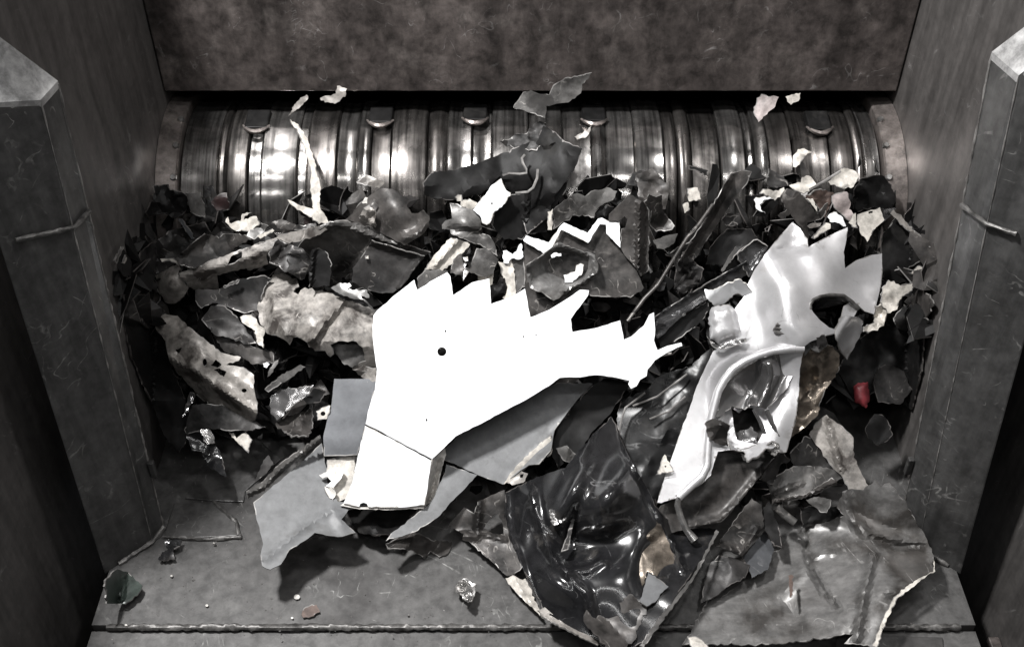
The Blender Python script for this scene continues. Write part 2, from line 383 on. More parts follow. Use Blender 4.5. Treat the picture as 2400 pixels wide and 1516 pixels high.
    cx, cy = X.mean(), Y.mean(); ext = max(np.ptp(X), np.ptp(Y))
    for _ in range(crumple[0]):
        a = rg.uniform(0, math.pi); ox, oy = cx + rg.uniform(-.4, .4) * ext, cy + rg.uniform(-.4, .4) * ext
        sd = (X - ox) * math.cos(a) + (Y - oy) * math.sin(a)
        q = np.abs(sd) * 0.0009 * crumple[1] * rg.choice((-1, 1)) * rg.uniform(.4, 1)
        D += q - q.mean()
    if noise[0] > 0:
        s = 1.0 / noise[1]; z = rg.uniform(0, 50)
        N = np.array([mnoise.noise((x * s, y * s, z)) + 0.45 * mnoise.noise((x * s * 2.3, y * s * 2.3, z + 9)) for x, y in V2])
        D += noise[0] * (soft * N + (1 - soft) * (facets(X, Y, noise[1] * 1.25, rg) + 0.45 * facets(X, Y, noise[1] * 0.6, rg)))
    if curl:
        de = poly_dist(X, Y, ol + [ol[0]]); D += curl * np.exp(-de / curl_w)
    t = np.minimum(t, t_wall(X)) - D
    t = np.minimum(t, (0.005 - CAM[2]) / ray(X, Y)[:, 2])      # nothing sinks into the floor
    Vt = CAM + ray(X, Y) * t[:, None]
    n = np.cross(Vt[F[:, 1]] - Vt[F[:, 0]], Vt[F[:, 2]] - Vt[F[:, 0]])
    flip = (n * (CAM - Vt[F[:, 0]])).sum(1) < 0
    F[flip] = F[flip][:, ::-1]; n[flip] *= -1
    vn = np.zeros_like(Vt)
    for j in range(3): np.add.at(vn, F[:, j], n)
    vn /= np.linalg.norm(vn, axis=1, keepdims=True) + 1e-12
    Vb = Vt - vn * thick; nv = len(Vt)
    E = np.concatenate([F[:, [0, 1]], F[:, [1, 2]], F[:, [2, 0]]])
    key = {}
    for a, b in E.tolist():
        if (b, a) in key: del key[(b, a)]
        else: key[(a, b)] = 1
    V = [Vt, Vb]; faces = F.tolist() + (F[:, ::-1] + nv).tolist(); mi = [0] * (2 * len(F))
    if border:
        cen = V2[F].mean(1); de = poly_dist(cen[:, 0], cen[:, 1], ol + [ol[0]]); zz_ = rg.uniform(0, 90)
        for i in np.where(de < border)[0]:
            if mnoise.noise((cen[i, 0] / 45, cen[i, 1] / 45, zz_)) > 0.14: mi[i] = 1
    be = list(key); bidx = sorted({i for e in be for i in e}); bm = {v: i for i, v in enumerate(bidx)}
    V += [Vt[bidx], Vb[bidx]]; o1 = 2 * nv; o2 = o1 + len(bidx)
    for a, b in be:
        faces.append([o1 + bm[b], o1 + bm[a], o2 + bm[a], o2 + bm[b]]); mi.append(1)
    o = mesh_obj(name, np.concatenate(V), faces, [mat, M[edge]], parent, mi=mi, sharp=sharp)
    return tag(o, label, cat, group)

# ================================================================== THE SHREDDER HOPPER
HW = 0.825
floor = tag(box('floor', -0.86, 0.86, 0.012, 1.25, -0.03, 0.0, M['floor'], bev=0), kind='structure')
fl2 = tag(box('floor_front', -0.86, 0.86, -0.9, 0.004, -0.045, -0.010, M['floor'], bev=0), kind='structure')
wb = tag(box('wall_back', -HW + 0.003, HW - 0.003, 1.0, 1.05, 0.60, 1.3, M['wall'], bev=0.003), kind='structure')
box('hopper_underside', -HW, HW, 1.06, 1.3, 0.60, 0.64, M['black'], wb, bev=0)
tag(box('wall_left', -HW - 0.05, -HW, 0.30, 1.4, 0.001, 1.3, M['side'], bev=0), kind='structure')
tag(box('wall_right', HW, HW + 0.05, 0.30, 1.4, 0.001, 1.3, M['side'], bev=0), kind='structure')
tag(box('wall_rear_chamber', -HW, HW, 1.30, 1.34, 0.001, 0.6, M['black'], bev=0), kind='structure')
# lower outer plates in front of the posts
def outer(side):
    s = side
    x0 = 0.95 * s
    v, f = box_vf(min(x0, x0 + 0.05 * s), max(x0, x0 + 0.05 * s), -0.9, 0.5, -0.5, 1.2)
    o = mesh_obj('wall_outer', v, f, M['side'], smooth=False); tag(o, kind='structure')
    return o
wol = outer(-1); wor = outer(1)
box('wall_rib', 0.932, 0.948, -0.9, 0.10, -0.30, -0.27, M['side'], wor)
box('wall_rib', 0.925, 0.948, -0.9, 0.05, -0.12, -0.10, M['wall'], wor)
tag(box('pit_floor', -1.0, 1.0, -0.9, 0.5, -0.56, -0.52, M['black'], bev=0), kind='structure')

def weld(name, pts, r, parent, seed=1):
    dense = []
    for a, b in zip(pts[:-1], pts[1:]):
        a = np.array(a); b = np.array(b); k = max(2, int(np.linalg.norm(b - a) / 0.007))
        dense += [a + (b - a) * i / k for i in range(k)]
    dense.append(np.array(pts[-1])); rg = random.Random(seed)
    rad = [r * rg.uniform(.7, 1.15) for _ in dense]
    return tube(name, dense, rad, M['weld'], parent, n=7, rough=0.12, seed=seed)
# floor seam, patch plate and their welds
weld('weld_bead', [(-0.83, 0.008, -0.002), (0.0, 0.008, -0.002), (0.83, 0.008, -0.002)], 0.007, floor, 3)
def flatplate(name, pxs, z0, h, mat, parent):
    top = [at_z(u, v, z0 + h) for u, v in pxs]; bot = [p - np.array([0, 0, h]) for p in top]; n = len(top)
    f = [list(range(n)), list(range(n, 2 * n))[::-1]] + [[i, i + n, (i + 1) % n + n, (i + 1) % n] for i in range(n)]
    f = [x[::-1] for x in f]
    o = mesh_obj(name, top + bot, f, mat, parent, smooth=False)
    return bevel(o, 0.002)
pl = flatplate('floor_plate', px('L', (440, 855), (500, 665), (720, 660), (850, 770), (880, 850), (560, 865)), 0.0005, 0.006, M['floor'], floor)
flatplate('floor_plate', px('T', (1960, 1494), (2060, 1488), (2210, 1492), (2216, 1560), (1960, 1560)), -0.0095, 0.006, M['floor'], fl2)
flatplate('floor_plate', px('L', (560, 640), (700, 380), (960, 300), (1100, 420), (900, 600), (890, 660), (720, 655)), 0.0005, 0.004, M['floor'], floor)
weld('weld_bead', [at_z(*p, 0.003) for p in px('L', (440, 857), (560, 866), (700, 872), (880, 858))], 0.005, floor, 4)
weld('weld_bead', [at_z(*p, 0.005) for p in px('L', (722, 662), (780, 715), (850, 775), (860, 850))], 0.005, floor, 5)
weld('weld_bead', [at_z(*p, 0.003) for p in px('T', (2010, 1475), (2020, 1430), (2000, 1400))], 0.003, floor, 6)

def post(side):
    s = side; lean = np.array([0.0, 0.157, 0.974])
    topin = 0.0 if s < 0 else -0.052
    UPR = np.array([0, 0.012, 0.045])
    # plan at the foot, front corner first (x outward is negative for the left post)
    foot = [(-0.774, 0.245), (-0.789, 0.208), (-0.868, 0.130), (-0.868, 0.36), (-0.824, 0.36)]
    V = []
    for x, y in foot: V.append((x, y, -0.005))
    top = [(-0.774, 0.389, 0.974), (-0.780, 0.324, 0.978), (-0.868, 0.236, 1.020), (-0.868, 0.36, 1.10), (-0.8235, 0.354, 1.055)]
    for p in top: V.append(p)
    mid = [(-0.777, 0.372, 0.992), (-0.905, 0.262, 1.06)] if s > 0 else [(-0.777, 0.357, 0.976), (-0.915, 0.287, 1.06)]
    for p in mid: V.append(p)
    V = np.array(V)
    if s > 0:
        V[:, 0] *= -1; V[5:, 0] += topin; V[5:] += UPR; V[1, :2] = (0.797, 0.192); V[6, :2] += (0.008, -0.016)
    f = [(0, 1, 6, 5), (1, 2, 7, 6), (2, 3, 8, 7), (0, 5, 9, 4), (4, 9, 8, 3), (0, 4, 3, 2, 1)]
    f2 = [(6, 7, 11, 10), (10, 11, 8, 9, 5), (5, 6, 10)]
    if s > 0: f = [x[::-1] for x in f]; f2 = [x[::-1] for x in f2]
    side_w = 'left' if s < 0 else 'right'
    e = bpy.data.objects.new('hopper_post', None); link(e)
    e.location = (s * 0.82, 0.2, 0); e.empty_display_size = 0.05
    tag(e, 'scratched dark steel post leaning against the %s hopper wall' % side_w, 'post', 'hopper posts')
    o = mesh_obj('shaft', V, [x[::-1] for x in f], M['post'], e, smooth=False); bevel(o, 0.004)
    A_, C_, D_, B_ = (np.array(q) for q in ((-0.7735, 0.389, 0.9745), (-0.7795, 0.3235, 0.9785), (-0.868, 0.2355, 1.0215), (-0.868, 0.322, 1.152)))
    grid = []; nn = 7
    for i in range(nn):
        k = i / (nn - 1); p0 = C_ + (D_ - C_) * k; p1 = A_ + (B_ - A_) * k
        for j in range(nn):
            w = j / (nn - 1); q = p0 + (p1 - p0) * w; q[2] += 0.010 * math.sin(math.pi * w) * k if s < 0 else 0.03 * (1 - abs(2 * w - 1)) * k
            grid.append(q)
    grid = np.array(grid)
    if s > 0: grid[:, 0] = -grid[:, 0] + topin; grid += UPR; grid[:nn, :2] += np.linspace(1, 0, nn)[:, None] * np.array([0.008, -0.016])
    low = grid - np.array([0, 0, 0.012])
    n2 = nn * nn; fc_ = []
    for i in range(nn - 1):
        for j in range(nn - 1):
            q = [i * nn + j, i * nn + j + 1, (i + 1) * nn + j + 1, (i + 1) * nn + j]
            if s < 0: q = q[::-1]
            fc_ += [q, [x + n2 for x in q[::-1]]]
    rim = [i * nn for i in range(nn)] + [(nn - 1) * nn + j for j in range(1, nn)] + [i * nn + nn - 1 for i in range(nn - 2, -1, -1)] + list(range(nn - 2, 0, -1))
    for x, y in zip(rim, rim[1:] + rim[:1]): fc_.append([x, y, y + n2, x + n2])
    mesh_obj('cap', np.concatenate([grid, low]), fc_, M['cap'], e, sharp=22)
    for i_, lo, hi in ((0, 0.0, 1.0), (1, 0.0, 1.0)):
        rgw = random.Random(40 + i_ + s); kk_ = np.linspace(lo + .01, hi - .005, 90)
        tube('worn_edge', [V[i_] + (V[i_ + 5] - V[i_]) * k for k in kk_], [rgw.choice((.0004, .001, .0018, .0028)) * (1.0 if i_ == 0 else .6) for _ in kk_], M['edge'], e, n=6)
    # weld across the front face and at the foot
    def on_edge(i, k): return V[i] + (V[i + 5] - V[i]) * k
    def to_px(q):
        r = q - CAM; t_ = r @ FWD; return 1200 + FOC * (r @ RT) / t_, 758 - FOC * (r @ UP) / t_
    def near(fn, tgt): return min((fn(k) for k in np.linspace(.4, .98, 120)), key=lambda q: math.hypot(to_px(q)[0] - tgt[0], to_px(q)[1] - tgt[1]))
    ta, tb, tc = ((207, 490), (176, 530), (32, 562)) if s < 0 else ((2228, 472), (2264, 510), (2388, 545))
    a = near(lambda k: on_edge(0, k), ta); b = near(lambda k: on_edge(1, k), tb)
    cpt = min((near(lambda k: on_edge(1, k) * (1 - w) + on_edge(2, k) * w, tc) for w in np.linspace(.2, .95, 30)), key=lambda q: math.hypot(to_px(q)[0] - tc[0], to_px(q)[1] - tc[1]))
    out = np.array([0.004 * -s, -0.004, 0])
    weld('weld_bead', [a + out, b + out, cpt + out], 0.0045, e, 11 + s)
    weld('weld_bead', [V[0] + (0, 0, .008), V[1] + (0, 0, .008), V[1] * .3 + V[2] * .7 + np.array([0, 0, .008])], 0.007, e, 21 + s)
    kk = on_edge(0, 0.17)
    v, fb = box_vf(-.006, .006, -.006, .006, -.022, .022)
    q = mesh_obj('lug', np.array(v) + kk + np.array([0.006 * -s, 0, 0]), fb, M['post'], e, smooth=False); bevel(q, .002)
    return e
post(-1); post(1)

# ------------------------------------------------------------------ rotor
RY, RZ, RR = 1.0, 0.292, 0.25
def lathe(name, prof, mat, parent, n=96, sharp=25):
    V, Fc = [], []; m = len(prof)
    for x, r in prof:
        for k in range(n):
            a = 2 * math.pi * k / n; V.append((x, RY + r * math.cos(a), RZ + r * math.sin(a)))
    for i in range(m - 1):
        for k in range(n): Fc.append((i * n + k, (i + 1) * n + k, (i + 1) * n + (k + 1) % n, i * n + (k + 1) % n))
    return mesh_obj(name, V, Fc, mat, parent, sharp=sharp, origin=np.array([prof[0][0], RY, RZ]))
rotor = bpy.data.objects.new('shredder_rotor', None); link(rotor); rotor.location = (0, RY, RZ)
tag(rotor, 'polished grooved steel rotor with knives below the brown back wall', 'rotor')
rg = random.Random(5); x = -0.775; i = 0
rings = []
while x < 0.765:
    wd = rg.choice((0.03, 0.045, 0.055, 0.065, 0.08, 0.022)); wd = min(wd, 0.775 - x)
    if wd < 0.012: break
    r = RR if i % 2 == 0 else RR - rg.choice((0.003, 0.006, 0.010, 0.005))
    dome = rg.uniform(-0.004, 0.005)
    prof = [(x, r - 0.03), (x, r - 0.003), (x + 0.003, r), (x + wd * .35, r + dome), (x + wd * .65, r + dome), (x + wd - 0.0035, r), (x + wd - 0.0005, r - 0.003), (x + wd - 0.0005, r - 0.03)]
    o = lathe('ring', prof, M['rotor'] if rg.random() < 0.62 else M['rotor_d'], rotor); rings.append((x, wd, r))
    x += wd; i += 1
lathe('core', [(-0.78, 0.05), (-0.78, 0.222), (0.775, 0.222), (0.775, 0.05)], M['black'], rotor)
# knives: a pocket block with a bright square cutter, set in staggered rows
def knife(xc, ang, tip=False):
    a = R_(ang); er = np.array([0, math.cos(a), math.sin(a)]); et = np.array([0, -math.sin(a), math.cos(a)]); ex = np.array([1.0, 0, 0])
    c = np.array([xc, RY, RZ])
    def blk(name, w, t0, t1, r0, r1, mat, par, taper=1.0):
        v = []
        for r, k in ((r0, 1.0), (r1, taper)):
            for t in (t0, t1):
                for s in (-1, 1): v.append(c + er * r + et * t + ex * s * w * k)
        f = [(0, 2, 3, 1), (4, 5, 7, 6), (0, 1, 5, 4), (2, 6, 7, 3), (0, 4, 6, 2), (1, 3, 7, 5)]
        return bevel(mesh_obj(name, v, f, mat, par, smooth=False), .003)
    h = blk('knife_holder', 0.034, -0.034, 0.03, RR - 0.03, RR + 0.008, M['black'], rotor, 0.75)
    if tip: blk('knife', 0.015, -0.012, 0.012, RR, RR + 0.016, M['rotor_d'], h, 0.8)
    pz = [c + er * (RR + 0.004) + et * (0.018 + 0.022 * (1 - (s / 1.0) ** 2)) + ex * s * 0.030 for s in np.linspace(-1, 1, 9)]
    tube('pocket_rim', pz, [.002, .004, .005, .006, .006, .006, .005, .004, .002], M['flange'], h, n=6)
for k, u in enumerate((566, 872, 1108, 1405, 1962)):
    p = at_y(u, 250, 0.86); knife(p[0], (97, 93, 91, 92, 98)[k])
for k, u in enumerate(()):
    p = at_y(u, 430, 0.76); knife(p[0], 160 + 3 * (k % 2))
for k, u in enumerate(()):
    p = at_y(u, 230, 0.83); knife(p[0], 88 + 5 * (k % 3))

def flange(side):
    s = side; e = bpy.data.objects.new('bearing_flange', None); link(e); e.location = (s * 0.80, RY, RZ)
    tag(e, 'bolted steel ring at the %s end of the rotor' % ('left' if s < 0 else 'right'), 'flange', 'rotor end rings')
    pr = [(0.7775, 0.20), (0.7775, 0.262), (0.7805, 0.266), (0.820, 0.270), (0.824, 0.270)]
    pr = [(s * a, b) for a, b in pr]
    if s < 0: pr = pr[::-1]
    lathe('ring', pr, M['flange'], e)
    pr = [(s * a, b) for a, b in [(0.7772, 0.222), (0.7772, 0.257), (0.7772, 0.257)]]
    for ang in (100, 116, 132, 148, 163, 178):
        a = R_(ang); er = np.array([0, math.cos(a), math.sin(a)]); et = np.array([0, -math.sin(a), math.cos(a)])
        c = np.array([s * 0.784, RY, RZ]) + er * 0.262
        V, Fc = [], []
        for r, h in ((0.008, 0), (0.008, 0.008), (0.006, 0.011)):
            for k in range(6):
                t = math.pi / 3 * k; V.append(c + er * h + et * r * math.cos(t) + np.array([1, 0, 0]) * r * math.sin(t))
        for q in range(2):
            for k in range(6): Fc.append((q * 6 + k, q * 6 + (k + 1) % 6, (q + 1) * 6 + (k + 1) % 6, (q + 1) * 6 + k))
        Fc.append(tuple(range(12, 18)))
        mesh_obj('bolt', V, Fc, M['bolt'], e, smooth=False)
flange(-1); flange(1)

# ================================================================== THE SCRAP
# ---- loose small fragments filling the heap (uncountable)
HEAP = [(255, 640), (290, 580), (330, 520), (410, 470), (520, 470), (700, 470), (1000, 450), (1300, 420), (1700, 405), (2000, 420), (2130, 460), (2200, 600), (2190, 790),
        (2000, 800), (1960, 900), (1900, 1050), (1960, 1150), (1800, 1250), (1640, 1240), (1500, 1150), (1250, 1200), (1050, 1150), (800, 1000), (640, 1000),
        (450, 990), (400, 850), (360, 790), (280, 740)]
def heap_fragments():
    rg = random.Random(77); V, Fc, mi = [], [], []
    us = np.arange(232, 2230, 16); vsn = np.arange(395, 1270, 16)
    idx = {}
    for b, v in enumerate(vsn):
        for a, u in enumerate(us):
            if inside(HEAP, np.array([float(u)]), np.array([float(v)]))[0]:
                d = -0.12 + 0.03 * mnoise.noise((u / 60, v / 60, 3.3)) + 0.02 * mnoise.noise((u / 22, v / 22, 8))
                idx[(a, b)] = len(V); V.append(P3(u, v, d))
    for (a, b), i in idx.items():
        if (a + 1, b) in idx and (a, b + 1) in idx and (a + 1, b + 1) in idx:
            Fc.append([i, idx[(a, b + 1)], idx[(a + 1, b + 1)], idx[(a + 1, b)]]); mi.append(0)
    n = 0
    while n < 1250:
        u = rg.uniform(250, 2205); v = rg.uniform(405, 1260)
        if not inside(HEAP, np.array([u]), np.array([v]))[0]: continue
        n += 1
        near_rotor = v < 620
        lift = rg.uniform(-0.11, -0.022)
        c = P3(u, v, lift)
        sx, sy = (rg.uniform(0.03, 0.085), rg.uniform(0.014, 0.038)) if rg.random() < .6 else (rg.uniform(0.014, 0.05), rg.uniform(0.006, 0.02))
        q = Vector((rg.gauss(0, 1), rg.gauss(0, 1), rg.gauss(0, 1))); q.normalize(); ang = rg.uniform(0, 6.28)
        nrm = np.array([0, -0.74, 0.67]) + 0.8 * np.array(q); nrm /= np.linalg.norm(nrm)
        ax = np.cross(nrm, [math.cos(ang), math.sin(ang), 0.3]); ax /= np.linalg.norm(ax); ay = np.cross(nrm, ax)
        k1, k2 = rg.uniform(-.6, .6), rg.uniform(-.7, .7); nq = rg.randint(6, 9); b0 = len(V); ring = []
        for q_ in range(nq):
            th = 2 * math.pi * (q_ + rg.uniform(-.3, .3)) / nq; rr_ = rg.uniform(.45, 1.15)
            a = sx * rr_ * math.cos(th); b = sy * rr_ * math.sin(th)
            ring.append(c + ax * a + ay * b + nrm * (abs(a) * k1 + abs(b) * k2 + rg.gauss(0, .003)))
        V.append(c + nrm * rg.gauss(0, .004)); V += ring + [r_ - nrm * .0028 for r_ in ring]
        m = rg.choices((1, 2, 3, 4, 5, 6), (70, 17, 8, 2.5, 1.0 if near_rotor else .5, 4))[0]
        me_ = 7 if rg.random() < .3 else 8
        for q_ in range(nq):
            n_ = (q_ + 1) % nq
            Fc.append([b0, b0 + 1 + q_, b0 + 1 + n_]); mi.append(m)
            Fc.append([b0 + 1 + q_, b0 + 1 + nq + q_, b0 + 1 + nq + n_, b0 + 1 + n_]); mi.append(me_)
    o = mesh_obj('scrap_fragments', V, Fc, [M['black'], M['black'], M['dark'], M['brown'], M['midgrey'], M['cream'], M['speckle'], M['edge'], M['edge_d']], mi=mi, sharp=18, origin=np.array([0, .5, 0.]))
    tag(o, 'dark jumble of small torn metal fragments filling the heap', 'scrap', kind='stuff')
heap_fragments()

S = sheet
# ---- the big white panel
wp_out = px('W', (292, 325), (310, 300), (420, 205), (515, 130), (532, 185), (600, 140), (695, 88), (712, 110), (728, 215), (830, 145), (925, 122), (935, 262),
            (1040, 225), (1120, 178), (1150, 335), (1250, 295), (1340, 240), (1420, 185), (1470, 188), (1465, 215), (1400, 300), (1370, 345), (1380, 415), (1500, 395),
            (1640, 352), (1660, 457), (1700, 440), (1770, 380), (1800, 320), (1825, 308), (1832, 400), (1825, 460), (1845, 515), (1900, 490), (1975, 473), (1980, 490),
            (1900, 525), (1830, 570), (1790, 620), (1785, 655), (1750, 675), (1730, 710), (1700, 724), (1685, 700), (1692, 680), (1600, 660), (1500, 650), (1420, 662),
            (1310, 665), (1250, 710), (1150, 770), (1000, 850), (860, 925), (740, 985), (680, 1045), (612, 1110), (430, 1012), (300, 942), (248, 918), (262, 850),
            (300, 730), (310, 640), (300, 540), (288, 440))
wlift = px('W', (300, 330), (1700, 500), (600, 1100), (260, 920)); wlift = [(*p, h) for p, h in zip(wlift, (0.12, 0.10, 0.13, 0.13))]
wp = S('white_enamel_sheet', wp_out, wlift, M['white'], 'large glossy white enamel panel with saw-toothed torn upper edge and round hole', 'panel',
       holes=[circ('W', 666, 522, 25), circ('W', 686, 410, 5, 8, 6), circ('W', 1112, 440, 6, 5, 6), circ('W', 1181, 432, 4, 6, 6), circ('W', 583, 895, 5, 9, 6)], flat=True, noise=(0.003, 200), edge='white_edge', border=0, jit=0.5, sp=10,
       feats=[('ridge', px('W', (250, 920), (430, 1012), (612, 1110)), -0.006, 8)])
S('lower_flap', px('W', (246, 926), (300, 950), (430, 1020), (608, 1118), (600, 1180), (572, 1360), (480, 1370), (380, 1373), (262, 1370), (256, 1352), (238, 1346), (220, 1352), (214, 1369), (128, 1350), (160, 1280), (200, 1130)),
  [(*px('W', (250, 920))[0], .127), (*px('W', (610, 1115))[0], .126), (*px('W', (570, 1360))[0], .10), (*px('W', (130, 1350))[0], .105)], M['white'], 'folded white lower flap', parent=wp, flat=True, noise=(0.001, 100), edge='white_edge', jit=0.5)
S('side_flange', px('W', (614, 1112), (640, 1090), (684, 1050), (690, 1085), (655, 1180), (640, 1260), (628, 1330), (575, 1364), (603, 1180)),
  [(*px('W', (612, 1115))[0], .121), (*px('W', (680, 1060))[0], .10), (*px('W', (575, 1362))[0], .092), (*px('W', (630, 1330))[0], .075)], M['white_edge'], parent=wp, noise=(0.004, 30), edge='white_edge', jit=.8, sp=6,
  feats=[('ridge', px('W', (650, 1120), (600, 1340)), -0.02, 7)])
S('bent_lip', px('W', (128, 1350), (214, 1370), (380, 1374), (570, 1364), (565, 1378), (380, 1386), (215, 1382), (110, 1362)), .097, M['white_edge'], parent=wp, noise=(.001, 50), edge='white_edge', sp=6, jit=.4)
S('hinge_tab', px('L', (1315, 512), (1400, 468), (1440, 470), (1456, 492), (1440, 530), (1392, 582), (1352, 572), (1385, 545), (1360, 520), (1335, 530)), .092, M['white'],
  'small white hinge tab sticking out beside the lower flap of the white panel', 'tab', holes=[circ('L', 1408, 498, 8)], noise=(.002, 30), edge='white_edge', sp=5, jit=.5)
S('beige_sheet', px('L', (1360, 425), (1525, 395), (1515, 470), (1480, 640), (1405, 668), (1370, 600), (1390, 560), (1358, 500)), .075, M['cream'],
  'beige strip of sheet under the left edge of the white panel', 'sheet', noise=(.003, 40), sp=7)
S('curled_scrap', px('L', (1345, 575), (1385, 570), (1410, 610), (1395, 660), (1372, 640)), .085, M['white_edge'], 'little curled white scrap below the hinge tab', 'scrap piece', noise=(.004, 20), sp=5, curl=.006)
S('blue_grey_sheet', px('L', (1400, -30), (1640, -30), (1625, 40), (1600, 130), (1570, 240), (1530, 398), (1440, 402), (1342, 404), (1338, 300), (1358, 210), (1385, 110)),
  [(*px('L', (1640, -20))[0], .075), (*px('L', (1340, 400))[0], .085), (*px('L', (1530, 400))[0], .085)], M['bluegrey'], 'flat blue-grey satin panel tucked under the left side of the white panel', 'panel',
  flat=True, noise=(.002, 120), jit=.3, edge='edge')
# ---- grey sheets below the white panel
S('grey_sheet', px('L', (945, 665), (1000, 620), (1100, 540), (1210, 440), (1330, 330), (1345, 410), (1370, 580), (1420, 660), (1600, 680), (1480, 705), (1440, 760), (1520, 835), (1420, 858), (1290, 835), (1230, 882),
        (1150, 930), (1100, 1012), (1040, 1042), (995, 1022), (985, 960), (1000, 900), (970, 780)),
  [(*px('L', (1330, 330))[0], .06), (*px('L', (945, 665))[0], .10), (*px('L', (1040, 1040))[0], .13), (*px('L', (1520, 835))[0], .09)], M['grey'],
  'light grey painted sheet with ragged bottom edge lying on the floor', 'sheet', flat=True, noise=(.002, 150), jit=.8,
  feats=[('ridge', px('L', (1400, 700), (1220, 815), (1010, 990)), .0035, 7), ('bump', px('L', (1430, 770))[0], 22, 12, 60, .005)])
S('grey_rail', px('L', (905, 600), (1000, 545), (1070, 465), (1200, 370), (1320, 285), (1332, 320), (1200, 420), (1090, 520), (1010, 602), (915, 645)), .085, M['midgrey'],
  'long folded grey edge rail along the upper side of the light grey sheet', 'rail', noise=(.003, 50), sp=6, feats=[('ridge', px('L', (910, 615), (1010, 570), (1080, 490), (1325, 300)), .014, 7)])
S('grey_sheet', px('L', (2030, 450), (2205, 510), (2100, 620), (1980, 750), (1850, 832), (1690, 882), (1720, 838), (1850, 740), (1920, 690), (1960, 640), (2010, 520)),
  [(*px('L', (2030, 450))[0], .065), (*px('L', (2200, 510))[0], .065), (*px('L', (1690, 880))[0], .10)], M['grey'], 'narrow pointed grey sheet right of the lower flap of the white panel', 'sheet', flat=True, noise=(.002, 90))
S('black_chunk', px('L', (1470, 690), (1880, 680), (1800, 790), (1740, 850), (1640, 850), (1540, 835), (1500, 790)), .035, M['black'], 'black crumpled chunk directly under the lower flap of the white panel', 'scrap piece', noise=(.02, 40), crumple=(4, .4), edge='edge_d')
S('brown_crumple', px('L', (1690, 895), (1780, 850), (1850, 832), (1900, 850), (1960, 880), (2065, 885), (2040, 950), (1990, 972), (1940, 940), (1912, 982), (1830, 935), (1700, 922)), .03, M['brown'],
  'small brown crumpled strip under the pointed grey sheet', 'scrap piece', noise=(.014, 30), crumple=(6, .6), sp=6, edge='edge')
S('folded_grey_sheet', px('M', (90, 515), (85, 470), (220, 340), (450, 200), (700, 105), (885, 110), (800, 200), (740, 280), (682, 360), (662, 470), (600, 540), (545, 545), (470, 600), (408, 648), (280, 600)),
  [(*px('M', (95, 510))[0], .06), (*px('M', (405, 645))[0], .065), (*px('M', (880, 110))[0], .035), (*px('M', (665, 470))[0], .06)], M['grey'], 'grey flat panel in the shadow of the white panel with a beige bent edge', 'panel', noise=(.002, 120), jit=.6,
  feats=[('bend', px('M', (680, 340))[0], px('M', (405, 650))[0], .5)])
S('beige_edge', px('M', (600, 430), (664, 380), (668, 480), (600, 545), (545, 548), (480, 605), (412, 648), (470, 560)), .066, M['cream'], 'beige bent edge strip', parent=bpy.data.objects['folded_grey_sheet'], noise=(.003, 40), holes=[circ('M', 632, 508, 16, 11)], sp=6,
  feats=[('bend', px('M', (664, 380))[0], px('M', (412, 648))[0], -.3)])
S('clip', px('M', (430, 640), (510, 580), (540, 590), (525, 630), (455, 652)), .07, M['dirty'], 'little beige clip with a square hole on the corner of the grey panel', 'clip', holes=[px('M', (500, 595), (518, 592), (512, 612), (498, 612))], sp=5, noise=(.003, 20))
S('grey_flake', px('M', (690, 455), (750, 440), (802, 500), (770, 545), (728, 520)), .06, M['midgrey'], 'grey flake standing beside the bent edge of the grey panel', 'scrap piece', noise=(.006, 30), crumple=(2, .4), sp=6)
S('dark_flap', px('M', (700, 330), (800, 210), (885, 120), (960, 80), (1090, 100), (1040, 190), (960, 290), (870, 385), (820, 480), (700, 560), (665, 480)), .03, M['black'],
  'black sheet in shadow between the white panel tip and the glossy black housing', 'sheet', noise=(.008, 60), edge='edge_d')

# ---- glossy black housing
gl = S('black_housing', px('M', (420, 690), (520, 640), (640, 590), (740, 560), (800, 480), (880, 390), (985, 285), (1012, 330), (1030, 400), (1090, 520), (1160, 640), (1230, 770), (1330, 880), (1545, 885), (1500, 990), (1410, 1130),
       (1290, 1300), (1150, 1490), (1080, 1530), (960, 1530), (900, 1490), (760, 1420), (625, 1340), (600, 1260), (540, 1150), (440, 940), (415, 800)),
  [(*px('M', (420, 690))[0], .05), (*px('M', (985, 285))[0], .075), (*px('M', (1330, 880))[0], .075), (*px('M', (1410, 1130))[0], .10), (*px('M', (1000, 1530))[0], .06), (*px('M', (620, 1340))[0], .055), (*px('M', (850, 850))[0], .20), (*px('M', (1000, 620))[0], .16)],
  M['gloss'], 'big crumpled glossy black plastic housing lying at the bottom centre', 'housing', sp=8, noise=(.007, 170), soft=1.0, crumple=(0, 0), edge='edge_d', sharp=60,
  feats=[('bump', px('M', (1000, 690))[0], 95, 40, -55, .05), ('bump', px('M', (790, 660))[0], 90, 24, -64, .035), ('bump', px('M', (850, 950))[0], 75, 62, 0, -.075), ('bump', px('M', (700, 1180))[0], 70, 30, 35, .03), ('bump', px('M', (520, 800))[0], 22, 90, 8, .02),
         ('ridge', px('M', (640, 980), (680, 1060), (760, 1110), (860, 1095), (930, 1050)), .016, 15), ('ridge', px('M', (900, 300), (860, 430), (820, 500)), .014, 12),
         ('bump', px('M', (1190, 900))[0], 40, 60, 20, .03), ('ridge', px('M', (1040, 330), (1060, 460), (1160, 640), (1230, 790), (1370, 1100)), .016, 8),
         ('ridge', px('M', (560, 700), (600, 860), (700, 1070), (860, 1240), (900, 1400)), .012, 10), ('ridge', px('M', (420, 700), (440, 900), (600, 1330)), .014, 7),
         ('ridge', px('M', (800, 770), (770, 880), (750, 990)), -.014, 8), ('bump', px('M', (960, 860))[0], 55, 14, -15, .022), ('bump', px('M', (1180, 1080))[0], 22, 50, 10, -.03)])
